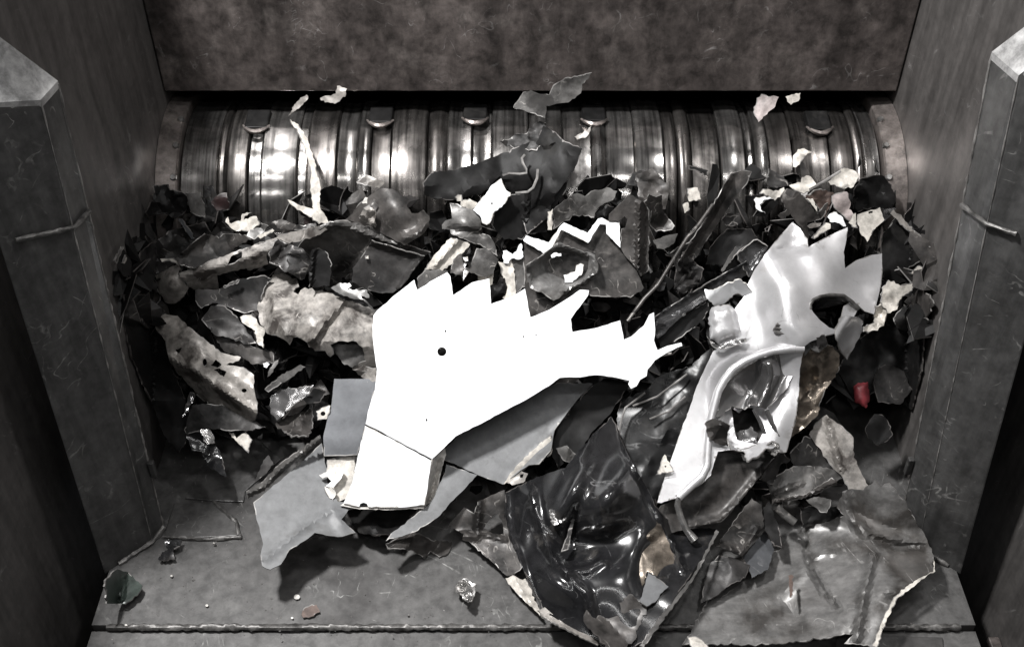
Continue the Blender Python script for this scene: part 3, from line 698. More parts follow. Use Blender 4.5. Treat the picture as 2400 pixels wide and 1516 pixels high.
S('rim', px('M', (1420, 1135), (1545, 890), (1560, 900), (1500, 1010), (1420, 1160), (1290, 1330), (1160, 1515), (1135, 1505), (1290, 1290)), .108, M['midgrey'], 'scuffed grey rim', parent=gl, noise=(.002, 30), sp=6)
S('pale_chip', px('G', (1700, 905), (1790, 960), (1868, 1022), (1800, 1080), (1775, 1130), (1690, 1182), (1635, 1145), (1660, 1060)), .125, M['grey'], 'added pale grey piece standing for a lit hole in the glossy black housing', 'scrap piece', sp=6, noise=(.002, 40), jit=.8)  # added piece on top, in place of a hole with a lit sheet beneath
S('foil_scrap', px('G', (893, 400), (1000, 365), (1045, 400), (1050, 445), (1000, 500), (940, 525), (915, 505)), .165, M['foil'], 'crinkled bright foil scrap on the glossy black housing', 'scrap piece', sp=4, noise=(.006, 12), crumple=(5, .5))
S('black_shard', px('G', (1090, 390), (1120, 420), (1080, 560), (1050, 720), (990, 740), (1040, 600)), .155, M['dark'], 'narrow dark shard stuck in the middle of the glossy black housing', 'scrap piece', sp=6, noise=(.003, 20))
mud = [((1700, 760), 90, 120, 25, 1), ((1420, 1230), 180, 90, 10, 2), ((1560, 1380), 120, 70, -10, 3), ((1580, 620), 60, 90, 10, 4)]
for (c, a, b, ang, sd) in mud:
    rgm = random.Random(sd); pts = []
    for k in range(26):
        t = 2 * math.pi * k / 26; r = rgm.uniform(.62, 1.1); xx, yy = a * r * math.cos(t), b * r * math.sin(t); ca, sa = math.cos(R_(ang)), math.sin(R_(ang))
        pts.append((c[0] + xx * ca - yy * sa, c[1] + xx * sa + yy * ca))
S('grimy_liner', px('G', (1500, 560), (1640, 480), (1790, 470), (1850, 620), (1960, 880), (1900, 1010), (1860, 1010), (1760, 930), (1690, 900), (1640, 1080), (1560, 1060), (1500, 900), (1560, 780)), .118, M['bronze'],
  'grimy bronze-brown liner sheet on the right side of the glossy black housing', 'sheet', sp=6, noise=(.008, 50), crumple=(3, .25), feats=[('bump', px('G', (1720, 600))[0], 25, 12, -30, .02)], edge='edge_d')
S('grimy_rag', px('G', (1210, 1180), (1290, 1110), (1480, 1150), (1560, 1080), (1690, 1200), (1640, 1300), (1600, 1450), (1480, 1530), (1380, 1530), (1300, 1430), (1180, 1300)), .100, M['brown'],
  'muddy brown torn rag of film at the bottom tip of the glossy black housing', 'rag', sp=6, noise=(.010, 55), crumple=(3, .3), jit=3, edge='edge_d')
# bracket frame left of the housing
S('triangular_bracket', px('G', (80, 520), (200, 375), (285, 430), (310, 330), (400, 290), (530, 235), (548, 345), (560, 500), (575, 640), (650, 790), (672, 868), (612, 920), (550, 932), (400, 790), (240, 655), (185, 640), (200, 590)),
  [(*px('G', (90, 510))[0], .035), (*px('G', (530, 250))[0], .05), (*px('G', (620, 900))[0], .035)], M['brown'], 'brown-grey bracket frame with a triangular opening left of the glossy black housing', 'bracket',
  holes=[px('G', (360, 545), (430, 450), (465, 425), (510, 490), (525, 600), (440, 590))], sp=6, noise=(.003, 40), feats=[('ridge', px('G', (200, 600), (300, 620), (330, 330)), .012, 9), ('ridge', px('G', (330, 590), (540, 640)), .006, 6)])
S('pale_rail', px('G', (538, 955), (600, 928), (655, 960), (700, 955), (832, 1245), (820, 1258), (640, 1085), (560, 1000)), .03, M['cream'], 'pale rail end lying between the floor and the glossy black housing', 'rail', sp=6, noise=(.002, 40), feats=[('ridge', px('G', (600, 935), (650, 1030), (820, 1250)), .006, 6)])
S('slotted_bracket', px('G', (800, 1215), (870, 1188), (1000, 1280), (1200, 1390), (1310, 1480), (1292, 1500), (1000, 1352), (850, 1275)), .065, M['dirty'], 'long slotted metal bracket along the lower left edge of the glossy black housing', 'bracket',
  holes=[px('G', (890, 1248), (905, 1240), (985, 1280), (970, 1296)), px('G', (1095, 1345), (1110, 1335), (1205, 1385), (1195, 1400))], sp=5, noise=(.001, 40), feats=[('ridge', px('G', (820, 1262), (1000, 1362), (1300, 1500)), .006, 5)])

# ---- satin silver panel at the right
sv_out = px('R', (950, 165), (985, 195), (1033, 255), (1038, 302), (1100, 265), (1180, 225), (1252, 193), (1245, 260), (1230, 330), (1238, 418), (1300, 375), (1380, 345), (1440, 336), (1442, 440), (1432, 520), (1412, 600), (1396, 668), (1345, 652), (1300, 605), (1310, 640), (1240, 760)) \
    + px('F', (1090, 110), (1000, 145), (955, 180), (948, 235), (928, 330), (923, 480), (905, 640), (870, 780), (838, 885), (790, 890), (760, 850), (690, 870), (600, 850), (540, 862), (380, 880), (352, 960), (332, 1040), (260, 1105), (110, 1190), (0, 1225), (-28, 1222), (-10, 1150), (20, 1060), (70, 920), (130, 740), (200, 560), (240, 440), (290, 330), (345, 212)) \
    + px('R', (545, 850), (600, 700), (640, 630), (680, 580), (712, 490), (740, 430), (800, 340), (880, 240))
svl = [(*px('R', (950, 165))[0], .06), (*px('R', (1440, 340))[0], .07), (*px('R', (1390, 660))[0], .085), (*px('R', (700, 500))[0], .11), (*px('R', (980, 520))[0], .145), (*px('F', (345, 212))[0], .125), (*px('F', (-20, 1220))[0], .12), (*px('F', (838, 880))[0], .125), (*px('F', (600, 300))[0], .145)]
sv = S('silver_moulded_shell', sv_out, svl, M['silver'], 'large satin silver moulded panel with toothed top edge and oval opening at the right', 'panel', sp=8, noise=(.006, 120), sharp=40, jit=.5,
       holes=[px('R', (1045, 618), (1062, 590), (1100, 572), (1150, 563), (1230, 568), (1272, 598), (1235, 622), (1215, 700), (1182, 750), (1150, 740), (1100, 700), (1062, 655)),
              px('F', (470, 590), (520, 620), (560, 585), (610, 585), (635, 640), (690, 745), (640, 830), (505, 800), (490, 740))],
       feats=[('ridge', px('R', (860, 320), (960, 300), (1035, 300)), -.010, 9), ('bump', px('R', (955, 245))[0], 18, 26, 20, -.012), ('ridge', px('R', (820, 330), (900, 520), (930, 720), (1000, 800)), .022, 45),
              ('bump', px('R', (1330, 480))[0], 60, 60, 0, -.018), ('ridge', px('R', (1040, 310), (1120, 420), (1150, 560)), .010, 35), ('bump', px('R', (760, 720))[0], 40, 60, 20, -.016),
              ('bump', px('F', (600, 450))[0], 85, 70, 0, -.055),
              ('ridge', px('F', (470, 600), (455, 780)), -.01, 10), ('bump', px('F', (780, 700))[0], 30, 70, 12, .012)])
# raised bead that outlines the moulding
bead = px('F', (950, 192), (860, 192), (750, 205), (650, 235), (560, 275), (480, 330), (420, 405), (380, 480), (355, 570), (335, 650), (320, 760), (312, 850), (305, 980), (270, 1050), (200, 1110), (115, 1190))
bl = tps(svl)
def bead_pts(pts, extra):
    P = np.array(densify(pts, 8, 0, random.Random(1), closed=False) + [pts[-1]])
    return [CAM + ray(u, v) * (t_base(v) - bl(np.array([u]), np.array([v]))[0] - extra) for u, v in P]
tube('edge_bead', bead_pts(bead, .008), 0.0085, M['silver'], sv, n=10)
tube('edge_bead_tail', [P3(u, v, l) for (u, v), l in zip(px('F', (115, 1190), (108, 1240), (130, 1320), (165, 1400), (225, 1475)), (.125, .12, .115, .105, .095))], [.006, .007, .007, .007, .009], M['foil'], sv, n=8, flat=.6)
tube('opening_lip', bead_pts(px('R', (1047, 640), (1045, 615), (1062, 590), (1100, 572), (1150, 563), (1230, 568), (1275, 600), (1310, 640)), .004), .0045, M['midgrey'], sv)
tube('pressed_rib', bead_pts(px('F', (705, 600), (740, 690), (785, 780)), .004), .005, M['silver_d'], sv)
tube('pressed_rib', bead_pts(px('F', (620, 600), (660, 680), (690, 750)), .004), .004, M['silver_d'], sv)
S('moulded_bowl', px('F', (935, 222), (915, 300), (880, 380), (830, 470), (760, 545), (700, 595), (640, 580), (600, 570), (560, 600), (520, 590), (470, 575), (410, 640), (368, 650), (388, 530), (430, 435), (510, 350), (620, 280), (700, 240), (780, 225)),
  [(*px('F', (930, 230))[0], .147), (*px('F', (380, 640))[0], .140), (*px('F', (690, 590))[0], .135), (*px('F', (520, 340))[0], .143), (*px('F', (590, 470))[0], .110)], M['silver_d'], 'dark shiny moulded bowl', parent=sv, noise=(.001, 60), soft=1.0, sp=6, sharp=70,
  feats=[('ridge', px('F', (722, 300), (735, 370), (700, 470), (650, 570)), .028, 15), ('bump', px('F', (850, 330))[0], 26, 40, 30, -.012)])
S('cavity_shade', px('F', (450, 560), (560, 540), (650, 560), (700, 700), (700, 800), (660, 860), (500, 850), (440, 720)), .065, M['dark'], parent=sv, noise=(.008, 30), sp=7, crumple=(3, .3), edge='edge_d')  # dark sheet added behind the opening, its colour gives the cavity's shade
S('cavity_leaf', px('F', (505, 800), (500, 750), (560, 735), (600, 710), (650, 760), (640, 825)), .10, M['silver_d'], parent=sv, noise=(.004, 25), sp=5, crumple=(2, .4))
S('curled_flap', px('F', (1165, 85), (1185, 30), (1210, -20), (1260, -30), (1310, -20), (1352, 5), (1345, 80), (1295, 180), (1245, 268), (1205, 215), (1185, 150)), [(*px('F', (1250, -20))[0], .13), (*px('F', (1350, 20))[0], .10), (*px('F', (1240, 265))[0], .09), (*px('F', (1165, 85))[0], .15)],
  M['silver'], 'curled silver flap', parent=sv, noise=(.004, 40), sp=6, sharp=60, feats=[('ridge', px('F', (1270, -20), (1215, 60), (1180, 130)), .012, 10), ('bump', px('F', (1280, 100))[0], 20, 40, 20, -.014)])
S('silver_shards', px('F', (440, 790), (500, 860), (560, 860), (640, 830), (660, 790), (740, 750), (780, 780), (760, 850), (690, 870), (640, 920), (570, 945), (550, 880), (470, 870)), .14, M['silver'],
  'bunch of torn silver shards at the lower opening of the silver panel', 'scrap piece', noise=(.012, 22), crumple=(6, .5), sp=5)
S('twisted_clip', px('F', (700, 850), (745, 815), (785, 830), (800, 880), (760, 905), (720, 880)), .145, M['foil'], 'small twisted bright clip at the lower corner of the silver panel', 'clip', noise=(.008, 14), crumple=(5, .6), sp=4)
S('dark_flake', px('F', (290, 690), (340, 660), (400, 670), (460, 710), (440, 790), (450, 850), (380, 830), (310, 780)), .155, M['brown'], 'dark brown curled flake on the lower left of the silver panel', 'scrap piece', noise=(.008, 30), crumple=(4, .5), sp=6, edge='edge_d')
S('ribbed_triangle', px('R', (845, 745), (870, 700), (900, 666), (925, 710), (957, 792), (900, 775), (850, 768)), .158, M['midgrey'], 'small ribbed grey triangle in the middle of the silver panel', 'scrap piece', sp=5, noise=(.001, 20),
  feats=[('ridge', px('R', (860, 745), (930, 755)), .006, 4), ('ridge', px('R', (855, 725), (920, 728)), .006, 4), ('ridge', px('R', (860, 770), (945, 780)), .006, 4)])
S('white_crumple', px('R', (470, 530), (520, 537), (590, 502), (660, 478), (705, 510), (742, 560), (722, 602), (690, 570), (640, 560), (590, 600), (530, 622), (478, 577)), .135, M['white'], 'torn white crumple at the left edge of the silver panel', 'scrap piece', sp=5, noise=(.006, 25), crumple=(4, .4), edge='white_edge')
cp = S('silver_dome', px('R', (488, 690), (500, 645), (530, 620), (600, 613), (632, 640), (650, 700), (667, 762), (640, 800), (545, 832), (500, 805)), .15, M['silver'], 'rounded silver cap piece on the left shoulder of the silver panel', 'cap', sp=6, noise=(.002, 40), sharp=70, curl=-.02, curl_w=10)
S('cap_base', px('R', (480, 785), (500, 812), (545, 836), (640, 806), (698, 797), (700, 818), (640, 840), (560, 862), (520, 850)), .14, M['silver_d'], parent=cp, sp=5, noise=(.003, 20))
S('dark_cover', px('F', (365, 890), (400, 868), (520, 868), (550, 940), (600, 950), (690, 885), (775, 900), (700, 1005), (600, 1125), (520, 1232), (400, 1352), (290, 1375), (180, 1392), (60, 1425), (-10, 1380), (-40, 1290), (0, 1240), (110, 1195), (230, 1105), (332, 1042)),
  [(*px('F', (400, 870))[0], .10), (*px('F', (775, 900))[0], .10), (*px('F', (60, 1425))[0], .09), (*px('F', (350, 1150))[0], .085), (*px('F', (400, 1350))[0], .08)], M['brown'], 'dark brown metal cover hanging below the silver panel', 'cover', sp=8, noise=(.003, 60), sharp=60,
  feats=[('ridge', px('F', (760, 910), (600, 1110), (480, 1260), (390, 1340), (180, 1385)), .012, 9), ('bump', px('F', (330, 1150))[0], 60, 20, -40, .008)])
S('bronze_crumple', px('F', (935, 250), (960, 195), (1020, 190), (1090, 160), (1150, 175), (1195, 235), (1195, 330), (1120, 440), (1062, 560), (1052, 630), (960, 722), (872, 785), (905, 640), (925, 480)),
  [(*px('F', (940, 250))[0], .115), (*px('F', (1190, 240))[0], .08), (*px('F', (880, 770))[0], .10)], M['bronze'], 'crumpled smeared bronze sheet behind the right edge of the silver panel', 'sheet', sp=6, noise=(.016, 40), crumple=(4, .35),
  feats=[('bump', px('F', (990, 400))[0], 18, 28, 10, -.025)])
S('dark_rag', px('F', (950, 185), (1000, 130), (1090, 100), (1120, 160), (1060, 215), (1000, 190), (960, 240)), .145, M['dark'], 'dark torn rag between the silver panel and the bronze sheet', 'scrap piece', sp=6, noise=(.01, 22), crumple=(4, .5), edge='edge_d')
S('white_triangle', px('M', (1270, 488), (1322, 580), (1222, 597)), .14, M['cream'], 'small cream triangle on the left edge of the silver panel', 'scrap piece', sp=5, noise=(.001, 30), holes=[circ('M', 1274, 552, 5)])
# ---- dark film and strips between white and silver panel
S('dark_film', px('M', (1012, 300), (1035, 200), (1160, 150), (1250, 60), (1400, 20), (1520, -80), (1560, -20), (1480, 120), (1400, 320), (1300, 560), (1228, 760), (1160, 640), (1090, 520), (1030, 400)), .045, M['film'],
  'wrinkled black glossy film between the white panel and the silver panel', 'film', sp=7, noise=(.007, 45), crumple=(6, .18), edge='edge_d')
for k, pt in enumerate([((1165, 160), (1060, 240), (1035, 320), (1020, 420), (1085, 540)), ((1380, 180), (1290, 260), (1190, 300)), ((1390, 60), (1230, 180), (1100, 230))]):
    o = tube('loose_wire', [P3(u, v, .066) for u, v in px('M', *pt)], .0022, M['edge'], n=6)
    tag(o, ('thin bent wire curling down onto the glossy black housing', 'thin wire lying on the black film beside the silver panel', 'straight thin wire under the tip of the white panel')[k], 'wire', 'loose wires')
S('speckled_strip', px('R', (185, 690), (300, 610), (480, 500), (600, 430), (700, 378), (712, 440), (640, 492), (490, 582), (350, 672), (215, 802), (190, 780)), [(*px('R', (185, 700))[0], .08), (*px('R', (700, 400))[0], .05)], M['speckle'],
  'speckled dark metallic strip running from the white panel tip to the silver panel', 'strip', sp=7, noise=(.004, 60), sharp=50, feats=[('ridge', px('R', (185, 690), (480, 500), (700, 380)), .008, 6), ('bump', px('R', (230, 720))[0], 30, 8, -20, .012)])
S('black_strip', px('R', (215, 805), (350, 680), (490, 590), (500, 640), (420, 740), (330, 800), (230, 860)), .05, M['black'], 'black strip below the speckled metallic strip', 'strip', sp=7, noise=(.004, 40), edge='edge')
S('framed_plate', px('D', (515, 985), (600, 910), (700, 850), (795, 912), (740, 1020), (680, 1115), (625, 1195), (560, 1070)), .05, M['speckle'], 'dark framed plate with pale rim leaning on the silver panel', 'plate', sp=6, noise=(.002, 40), curl=.006, curl_w=6)
bar = S('angle_bar', px('D', (400, 300), (450, 230), (560, 198), (650, 208), (600, 330), (450, 520), (330, 700), (200, 890), (140, 1000), (40, 1120), (-60, 1180), (-40, 1040), (60, 880), (220, 640), (340, 420)),
  [(*px('D', (600, 210))[0], .06), (*px('D', (-40, 1150))[0], .045)], M['brown'], 'long dark angle bar slanting from the rotor down to the centre of the heap', 'bar', sp=7, noise=(.004, 40), feats=[('ridge', px('D', (430, 290), (230, 650), (-20, 1050)), .022, 8), ('step', px('D', (430, 290))[0], px('D', (-20, 1050))[0], -.02, 8)])
o = tube('long_rod', [P3(u, v, .075) for u, v in px('C', (2260, 340), (2120, 540), (1990, 690), (1840, 930), (1700, 1160), (1560, 1300), (1390, 1530))], .0045, M['brown'], n=8)
tag(o, 'long thin rod slanting over the angle bar in the centre of the heap', 'rod')
S('dirt_clod', px('C', (1900, 900), (2000, 860), (2080, 930), (2166, 1000), (2120, 1150), (1960, 1250), (1860, 1200), (1880, 1050)), .03, M['dark'], 'dark dirty clod under the long thin rod', 'clod', sp=6, noise=(.02, 22), crumple=(2, .3), edge='edge_d')

# ---- zigzag cut panel behind the white panel
zz = S('zigzag_sheet', px('C', (340, 722), (580, 862), (720, 603), (990, 738), (1110, 548), (1172, 553), (1177, 645), (1312, 788), (1400, 900), (1500, 1060), (1555, 1190), (1420, 1290), (1010, 1270), (1000, 1240), (900, 1340), (700, 1420), (400, 1500), (340, 1300), (350, 1180), (330, 870)),
  [(*px('C', (340, 722))[0], .05), (*px('C', (1110, 550))[0], .035), (*px('C', (400, 1490))[0], .045), (*px('C', (1550, 1190))[0], .045)], M['brown'], 'brown-grey panel with white zigzag cut edge behind the white panel', 'panel', sp=8, noise=(.004, 80))
S('white_edge', px('C', (330, 702), (360, 658), (590, 728), (700, 570), (745, 528), (985, 633), (1090, 488), (1130, 478), (1200, 513), (1312, 522), (1312, 640), (1317, 782), (1240, 702), (1176, 640), (1170, 548), (1108, 543), (990, 733), (720, 598), (580, 858), (338, 718)),
  [(*px('C', (340, 700))[0], .062), (*px('C', (1110, 500))[0], .048), (*px('C', (1310, 780))[0], .056)], M['white'], 'white zigzag folded edge', parent=zz, sp=6, noise=(.001, 60), edge='white_edge', jit=.5)
S('white_notch', px('C', (125, 815), (160, 808), (225, 850), (310, 738), (322, 780), (332, 872), (290, 902), (212, 892), (180, 942), (130, 932)), .055, M['white'], 'small white zigzag scrap left of the zigzag panel', 'scrap piece', sp=5, noise=(.001, 40), edge='white_edge')
S('cream_box_sheet', px('C', (75, 920), (130, 935), (215, 900), (245, 1080), (255, 1250), (180, 1300), (120, 1290), (170, 1180), (110, 1060)), .05, M['cream'], 'upright cream box side between the teeth of the white panel', 'sheet', sp=6, noise=(.002, 40))
S('grey_box_sheet', px('C', (215, 905), (325, 890), (345, 1010), (350, 1180), (260, 1245), (240, 1060)), .045, M['midgrey'], 'upright grey box side next to the cream box side', 'sheet', sp=6, noise=(.003, 30))
S('black_lump', px('C', (-10, 1170), (60, 1150), (95, 1080), (150, 1080), (185, 1180), (160, 1270), (90, 1310), (0, 1320)), .065, M['black'], 'black knob-like lump between two teeth of the white panel', 'knob', sp=6, noise=(.004, 30), curl=-.02, curl_w=9, edge='edge_d')
S('crushed_box', px('C', (355, 960), (480, 880), (600, 800), (680, 728), (850, 780), (1060, 855), (1092, 960), (1085, 1045), (1000, 1130), (880, 1180), (740, 1260), (640, 1320), (540, 1250), (400, 1190), (370, 1080)),
  [(*px('C', (360, 960))[0], .065), (*px('C', (1090, 1000))[0], .065), (*px('C', (600, 1280))[0], .06)], M['dirtygrey'], 'crushed metal box with a hollow middle on the zigzag panel', 'crushed box', sp=6, noise=(.008, 28), crumple=(4, .3),
  feats=[('ridge', px('C', (380, 960), (680, 760), (1040, 870), (1070, 1030), (760, 1220)), .02, 9), ('bump', px('C', (760, 950))[0], 45, 32, 10, -.055)], edge='edge')
S('white_hook', px('C', (868, 962), (945, 955), (932, 1040), (880, 1085), (830, 1132), (752, 1135), (740, 1060), (860, 1025)), .06, M['white'], 'white hook-shaped scrap inside the crushed box', 'scrap piece', sp=5, noise=(.003, 25), edge='white_edge')
S('white_sliver', px('C', (610, 860), (640, 835), (715, 840), (718, 865), (620, 885)), .08, M['white'], 'white sliver on the upper rim of the crushed box', 'scrap piece', sp=5, noise=(.002, 25), edge='white_edge')
S('peaked_channel', px('C', (1205, 440), (1310, 335), (1412, 243), (1560, 328), (1612, 402), (1610, 700), (1600, 1020), (1530, 1072), (1490, 1000), (1370, 870), (1320, 780), (1325, 590), (1368, 582), (1392, 495), (1360, 465), (1320, 500), (1300, 520), (1200, 512)),
  [(*px('C', (1210, 450))[0], .05), (*px('C', (1600, 400))[0], .05), (*px('C', (1530, 1060))[0], .055)], M['brown'], 'tall brown channel with a peaked roof-like top beside the zigzag panel', 'channel', sp=7, noise=(.002, 50), edge='edge',
  feats=[('ridge', px('C', (1515, 330), (1505, 700), (1500, 1010)), .014, 6), ('step', px('C', (1555, 330))[0], px('C', (1540, 1040))[0], -.02, 5)])
S('grey_torn_plate', px('C', (640, 400), (750, 300), (830, 245), (880, 228), (960, 262), (1020, 208), (1100, 200), (1180, 168), (1285, 208), (1240, 300), (1130, 350), (1060, 430), (1052, 475), (930, 450), (830, 455), (800, 505), (720, 535), (640, 595)), .03, M['midgrey'],
  'torn grey plate standing behind the zigzag panel', 'plate', sp=7, noise=(.007, 40), crumple=(2, .25))
S('pale_post', px('C', (578, 420), (632, 388), (626, 500), (622, 602), (578, 602)), .035, M['cream'], 'short upright pale strip left of the torn grey plate', 'strip', sp=6, noise=(.001, 30))
S('black_cup', px('C', (1060, 420), (1110, 360), (1190, 345), (1250, 370), (1220, 430), (1200, 505), (1130, 480), (1085, 485)), .025, M['black'], 'black cup-like lump at the top of the zigzag panel', 'lump', sp=6, noise=(.01, 22), edge='edge_d')
S('grey_wedge', px('C', (1650, 710), (1780, 660), (1900, 640), (1860, 740), (1760, 800), (1690, 790)), .035, M['midgrey'], 'grey wedge between the peaked channel and the angle bar', 'scrap piece', sp=6, noise=(.003, 30))
S('notched_strip', px('C', (1560, 320), (1610, 240), (1680, 270), (1740, 245), (1745, 400), (1790, 460), (1835, 510), (1870, 560), (1840, 600), (1680, 620), (1620, 560), (1640, 400)), .025, M['brown'], 'notched brown strip right behind the peaked channel', 'strip', sp=6, noise=(.006, 30), crumple=(3, .3))
# ---- dark plates behind, rods, white tag
S('dark_plate', px('C', (215, 240), (380, 215), (460, 170), (480, 20), (640, -30), (780, 10), (780, 180), (640, 400), (585, 470), (570, 620), (350, 660), (320, 702), (140, 702), (60, 622), (15, 560), (30, 430)), .012, M['black'], 'large dark plate standing behind the white tag in front of the rotor', 'plate', sp=9, noise=(.006, 60), edge='edge',
  feats=[('ridge', px('C', (380, 215), (365, 640)), .010, 6)])
S('white_tag', px('B', (1840, 80), (1872, 160), (1892, 202), (1937, 225), (1900, 300), (1880, 332), (1760, 432), (1742, 500), (1692, 552), (1640, 530), (1636, 480), (1550, 400), (1620, 310), (1740, 150)), [(*px('B', (1840, 80))[0], .05), (*px('B', (1690, 550))[0], .04)], M['white'],
  'bright white tag-shaped strip standing upright in front of the rotor', 'strip', sp=6, noise=(.002, 50), edge='white_edge', holes=[circ('B', 1745, 335, 10)])
o = tube('bent_wire', [P3(u, v, .05) for u, v in px('O', (1318, 722), (1360, 708), (1430, 712), (1472, 705), (1470, 680), (1448, 640), (1442, 610), (1462, 588))], .003, M['edge'], n=6); tag(o, 'bent pale wire above the white tag-shaped strip', 'wire', 'loose wires')
o = tube('bent_wire', [P3(u, v, .05) for u, v in px('O', (1545, 680), (1540, 740), (1515, 800), (1480, 828), (1400, 835))], .003, M['edge'], n=6); tag(o, 'bent grey wire to the right of the white tag-shaped strip', 'wire', 'loose wires')
S('dark_beam', px('O', (800, 770), (870, 690), (1000, 690), (1160, 640), (1330, 570), (1540, 480), (1580, 400), (1660, 440), (1720, 500), (1830, 545), (1780, 690), (1650, 860), (1600, 1000), (1480, 1100), (1380, 840), (1340, 790), (1300, 725), (1180, 840), (1000, 880), (900, 872), (810, 845)),
  .02, M['black'], 'broad black crumpled beam lying across the front of the rotor', 'beam', sp=9, noise=(.016, 50), crumple=(5, .25), edge='edge_d')
S('hood_sheet', px('B', (1318, 330), (1400, 338), (1480, 380), (1550, 402), (1632, 500), (1642, 640), (1722, 660), (1772, 740), (1805, 870), (1760, 842), (1650, 772), (1480, 702), (1330, 642), (1320, 602), (1240, 592), (1238, 550), (1270, 510), (1345, 490)), [(*px('B', (1320, 340))[0], .03), (*px('B', (1800, 860))[0], .05), (*px('B', (1250, 590))[0], .04)],
  M['midgrey'], 'bent grey hood-shaped sheet below the white tag-shaped strip', 'sheet', sp=7, noise=(.003, 50), feats=[('bump', px('B', (1480, 540))[0], 35, 30, 0, .022), ('ridge', px('B', (1345, 600), (1640, 640)), -.008, 8)])
S('grey_leaf', px('B', (1590, 788), (1700, 800), (1760, 850), (1812, 902), (1760, 1050), (1700, 1082), (1600, 1062), (1465, 1002), (1540, 930)), .065, M['midgrey'], 'rounded grey leaf of sheet under the hood-shaped sheet', 'sheet', sp=7, noise=(.002, 40), feats=[('bump', px('B', (1640, 930))[0], 45, 30, 20, .012)])
S('two_tone_strip', px('B', (1330, 678), (1432, 708), (1522, 750), (1440, 850), (1350, 942), (1222, 1032), (1180, 1000), (1060, 1002), (1090, 950), (1200, 820)), .075, M['cream'], 'pale two-tone strip just above the teeth of the white panel', 'strip', sp=6, noise=(.002, 40), feats=[('ridge', px('B', (1400, 700), (1150, 980)), .012, 9)])
S('grey_shard', px('B', (985, 1090), (1060, 1010), (1180, 1005), (1300, 1020), (1260, 1050), (1100, 1140), (988, 1215)), .09, M['midgrey'], 'grey triangular shard at the first tooth of the white panel', 'scrap piece', sp=6, noise=(.002, 30))
S('brown_chip', px('B', (1330, 1000), (1350, 900), (1430, 840), (1450, 920), (1470, 990), (1440, 1060), (1320, 1040)), .08, M['brown'], 'brown chip next to the rounded grey leaf', 'scrap piece', sp=6, noise=(.006, 25), crumple=(2, .3))
S('white_square', px('B', (1450, 880), (1500, 872), (1505, 915), (1475, 925)), .085, M['white'], 'tiny white square chip beside the rounded grey leaf', 'scrap piece', sp=5, noise=(.001, 20), edge='white_edge')
S('ring_clip', px('B', (1368, 270), (1400, 240), (1440, 245), (1450, 300), (1540, 300), (1600, 330), (1540, 400), (1470, 370), (1420, 370), (1430, 310), (1390, 310)), .03, M['cream'], 'pale curled clip left of the white tag-shaped strip', 'clip', sp=5, noise=(.003, 20))

# ---- centre-left: bent hood, channel, drum
S('bent_hood', px('B', (-110, 625), (0, 560), (100, 512), (280, 503), (420, 543), (600, 598), (740, 660), (850, 745), (1000, 798), (1118, 832), (1060, 868), (900, 872), (880, 930), (700, 1110), (600, 1210), (330, 1190), (310, 1040), (160, 1190), (100, 1190), (-50, 1110), (-300, 900), (-210, 760)),
  [(*px('B', (-200, 760))[0], .07), (*px('B', (280, 503))[0], .06), (*px('B', (1110, 830))[0], .07), (*px('B', (100, 1190))[0], .03), (*px('B', (600, 1200))[0], .03)], M['midgrey'], 'long bent dark grey hood panel left of the centre', 'panel', sp=8, noise=(.004, 60),
  feats=[('ridge', px('B', (0, 590), (150, 530), (330, 560), (560, 660), (820, 770)), .020, 14), ('ridge', px('B', (330, 545), (560, 615), (700, 690)), -.01, 7), ('ridge', px('B', (520, 710), (450, 850), (330, 1000)), .007, 6), ('bend', px('B', (1000, 760))[0], px('B', (0, 630))[0], -.7)])
S('black_plate', px('B', (522, 708), (640, 740), (800, 800), (1062, 868), (960, 1010), (820, 1190), (740, 1240), (600, 1240), (480, 1210), (320, 1130), (330, 990), (450, 830)), .072, M['dark'], 'black square plate with pale upper edge on the bent hood panel', 'plate', sp=8, noise=(.004, 40), crumple=(2, .1),
  feats=[('ridge', px('B', (530, 715), (800, 790), (1060, 862)), .016, 9), ('ridge', px('B', (1040, 880), (820, 1180)), .012, 7)])
S('white_dot', px('B', (455, 865), (490, 862), (492, 895), (458, 895)), .082, M['cream'], 'tiny pale chip on the black square plate', 'scrap piece', sp=5, noise=(.001, 20))
S('torn_mound', px('B', (250, 500), (330, 440), (400, 330), (520, 240), (600, 190), (640, 178), (760, 200), (870, 268), (902, 290), (880, 360), (930, 432), (1000, 432), (1050, 398), (1110, 460), (1112, 560), (1040, 650), (940, 712), (850, 757), (780, 722), (650, 652), (560, 600), (420, 547)),
  [(*px('B', (260, 500))[0], .05), (*px('B', (640, 180))[0], .05), (*px('B', (1110, 500))[0], .055), (*px('B', (850, 755))[0], .085)], M['brown'], 'humped brown-grey torn sheet above the bent hood panel', 'sheet', sp=7, noise=(.006, 45), crumple=(2, .2),
  feats=[('bump', px('B', (760, 400))[0], 50, 40, 30, .025), ('bump', px('B', (480, 440))[0], 22, 22, 0, .02), ('ridge', px('B', (850, 690), (1000, 640), (1080, 540)), .014, 10)])
S('torn_flag', px('B', (368, 112), (420, 70), (472, 42), (560, 80), (645, 112), (652, 132), (602, 178), (480, 152), (380, 132)), .06, M['dirty'], 'small beige flag of torn sheet on top of the humped sheet', 'scrap piece', sp=5, noise=(.005, 25), crumple=(2, .3))
S('white_nub', px('B', (425, 330), (460, 270), (485, 275), (478, 335)), .085, M['white_edge'], 'white nub on the crest of the humped sheet', 'scrap piece', sp=4, noise=(.003, 15))
S('white_nub', px('B', (510, 360), (545, 290), (560, 300), (545, 345)), .085, M['white_edge'], 'narrow white nub right of the other on the humped sheet', 'scrap piece', sp=4, noise=(.003, 15))
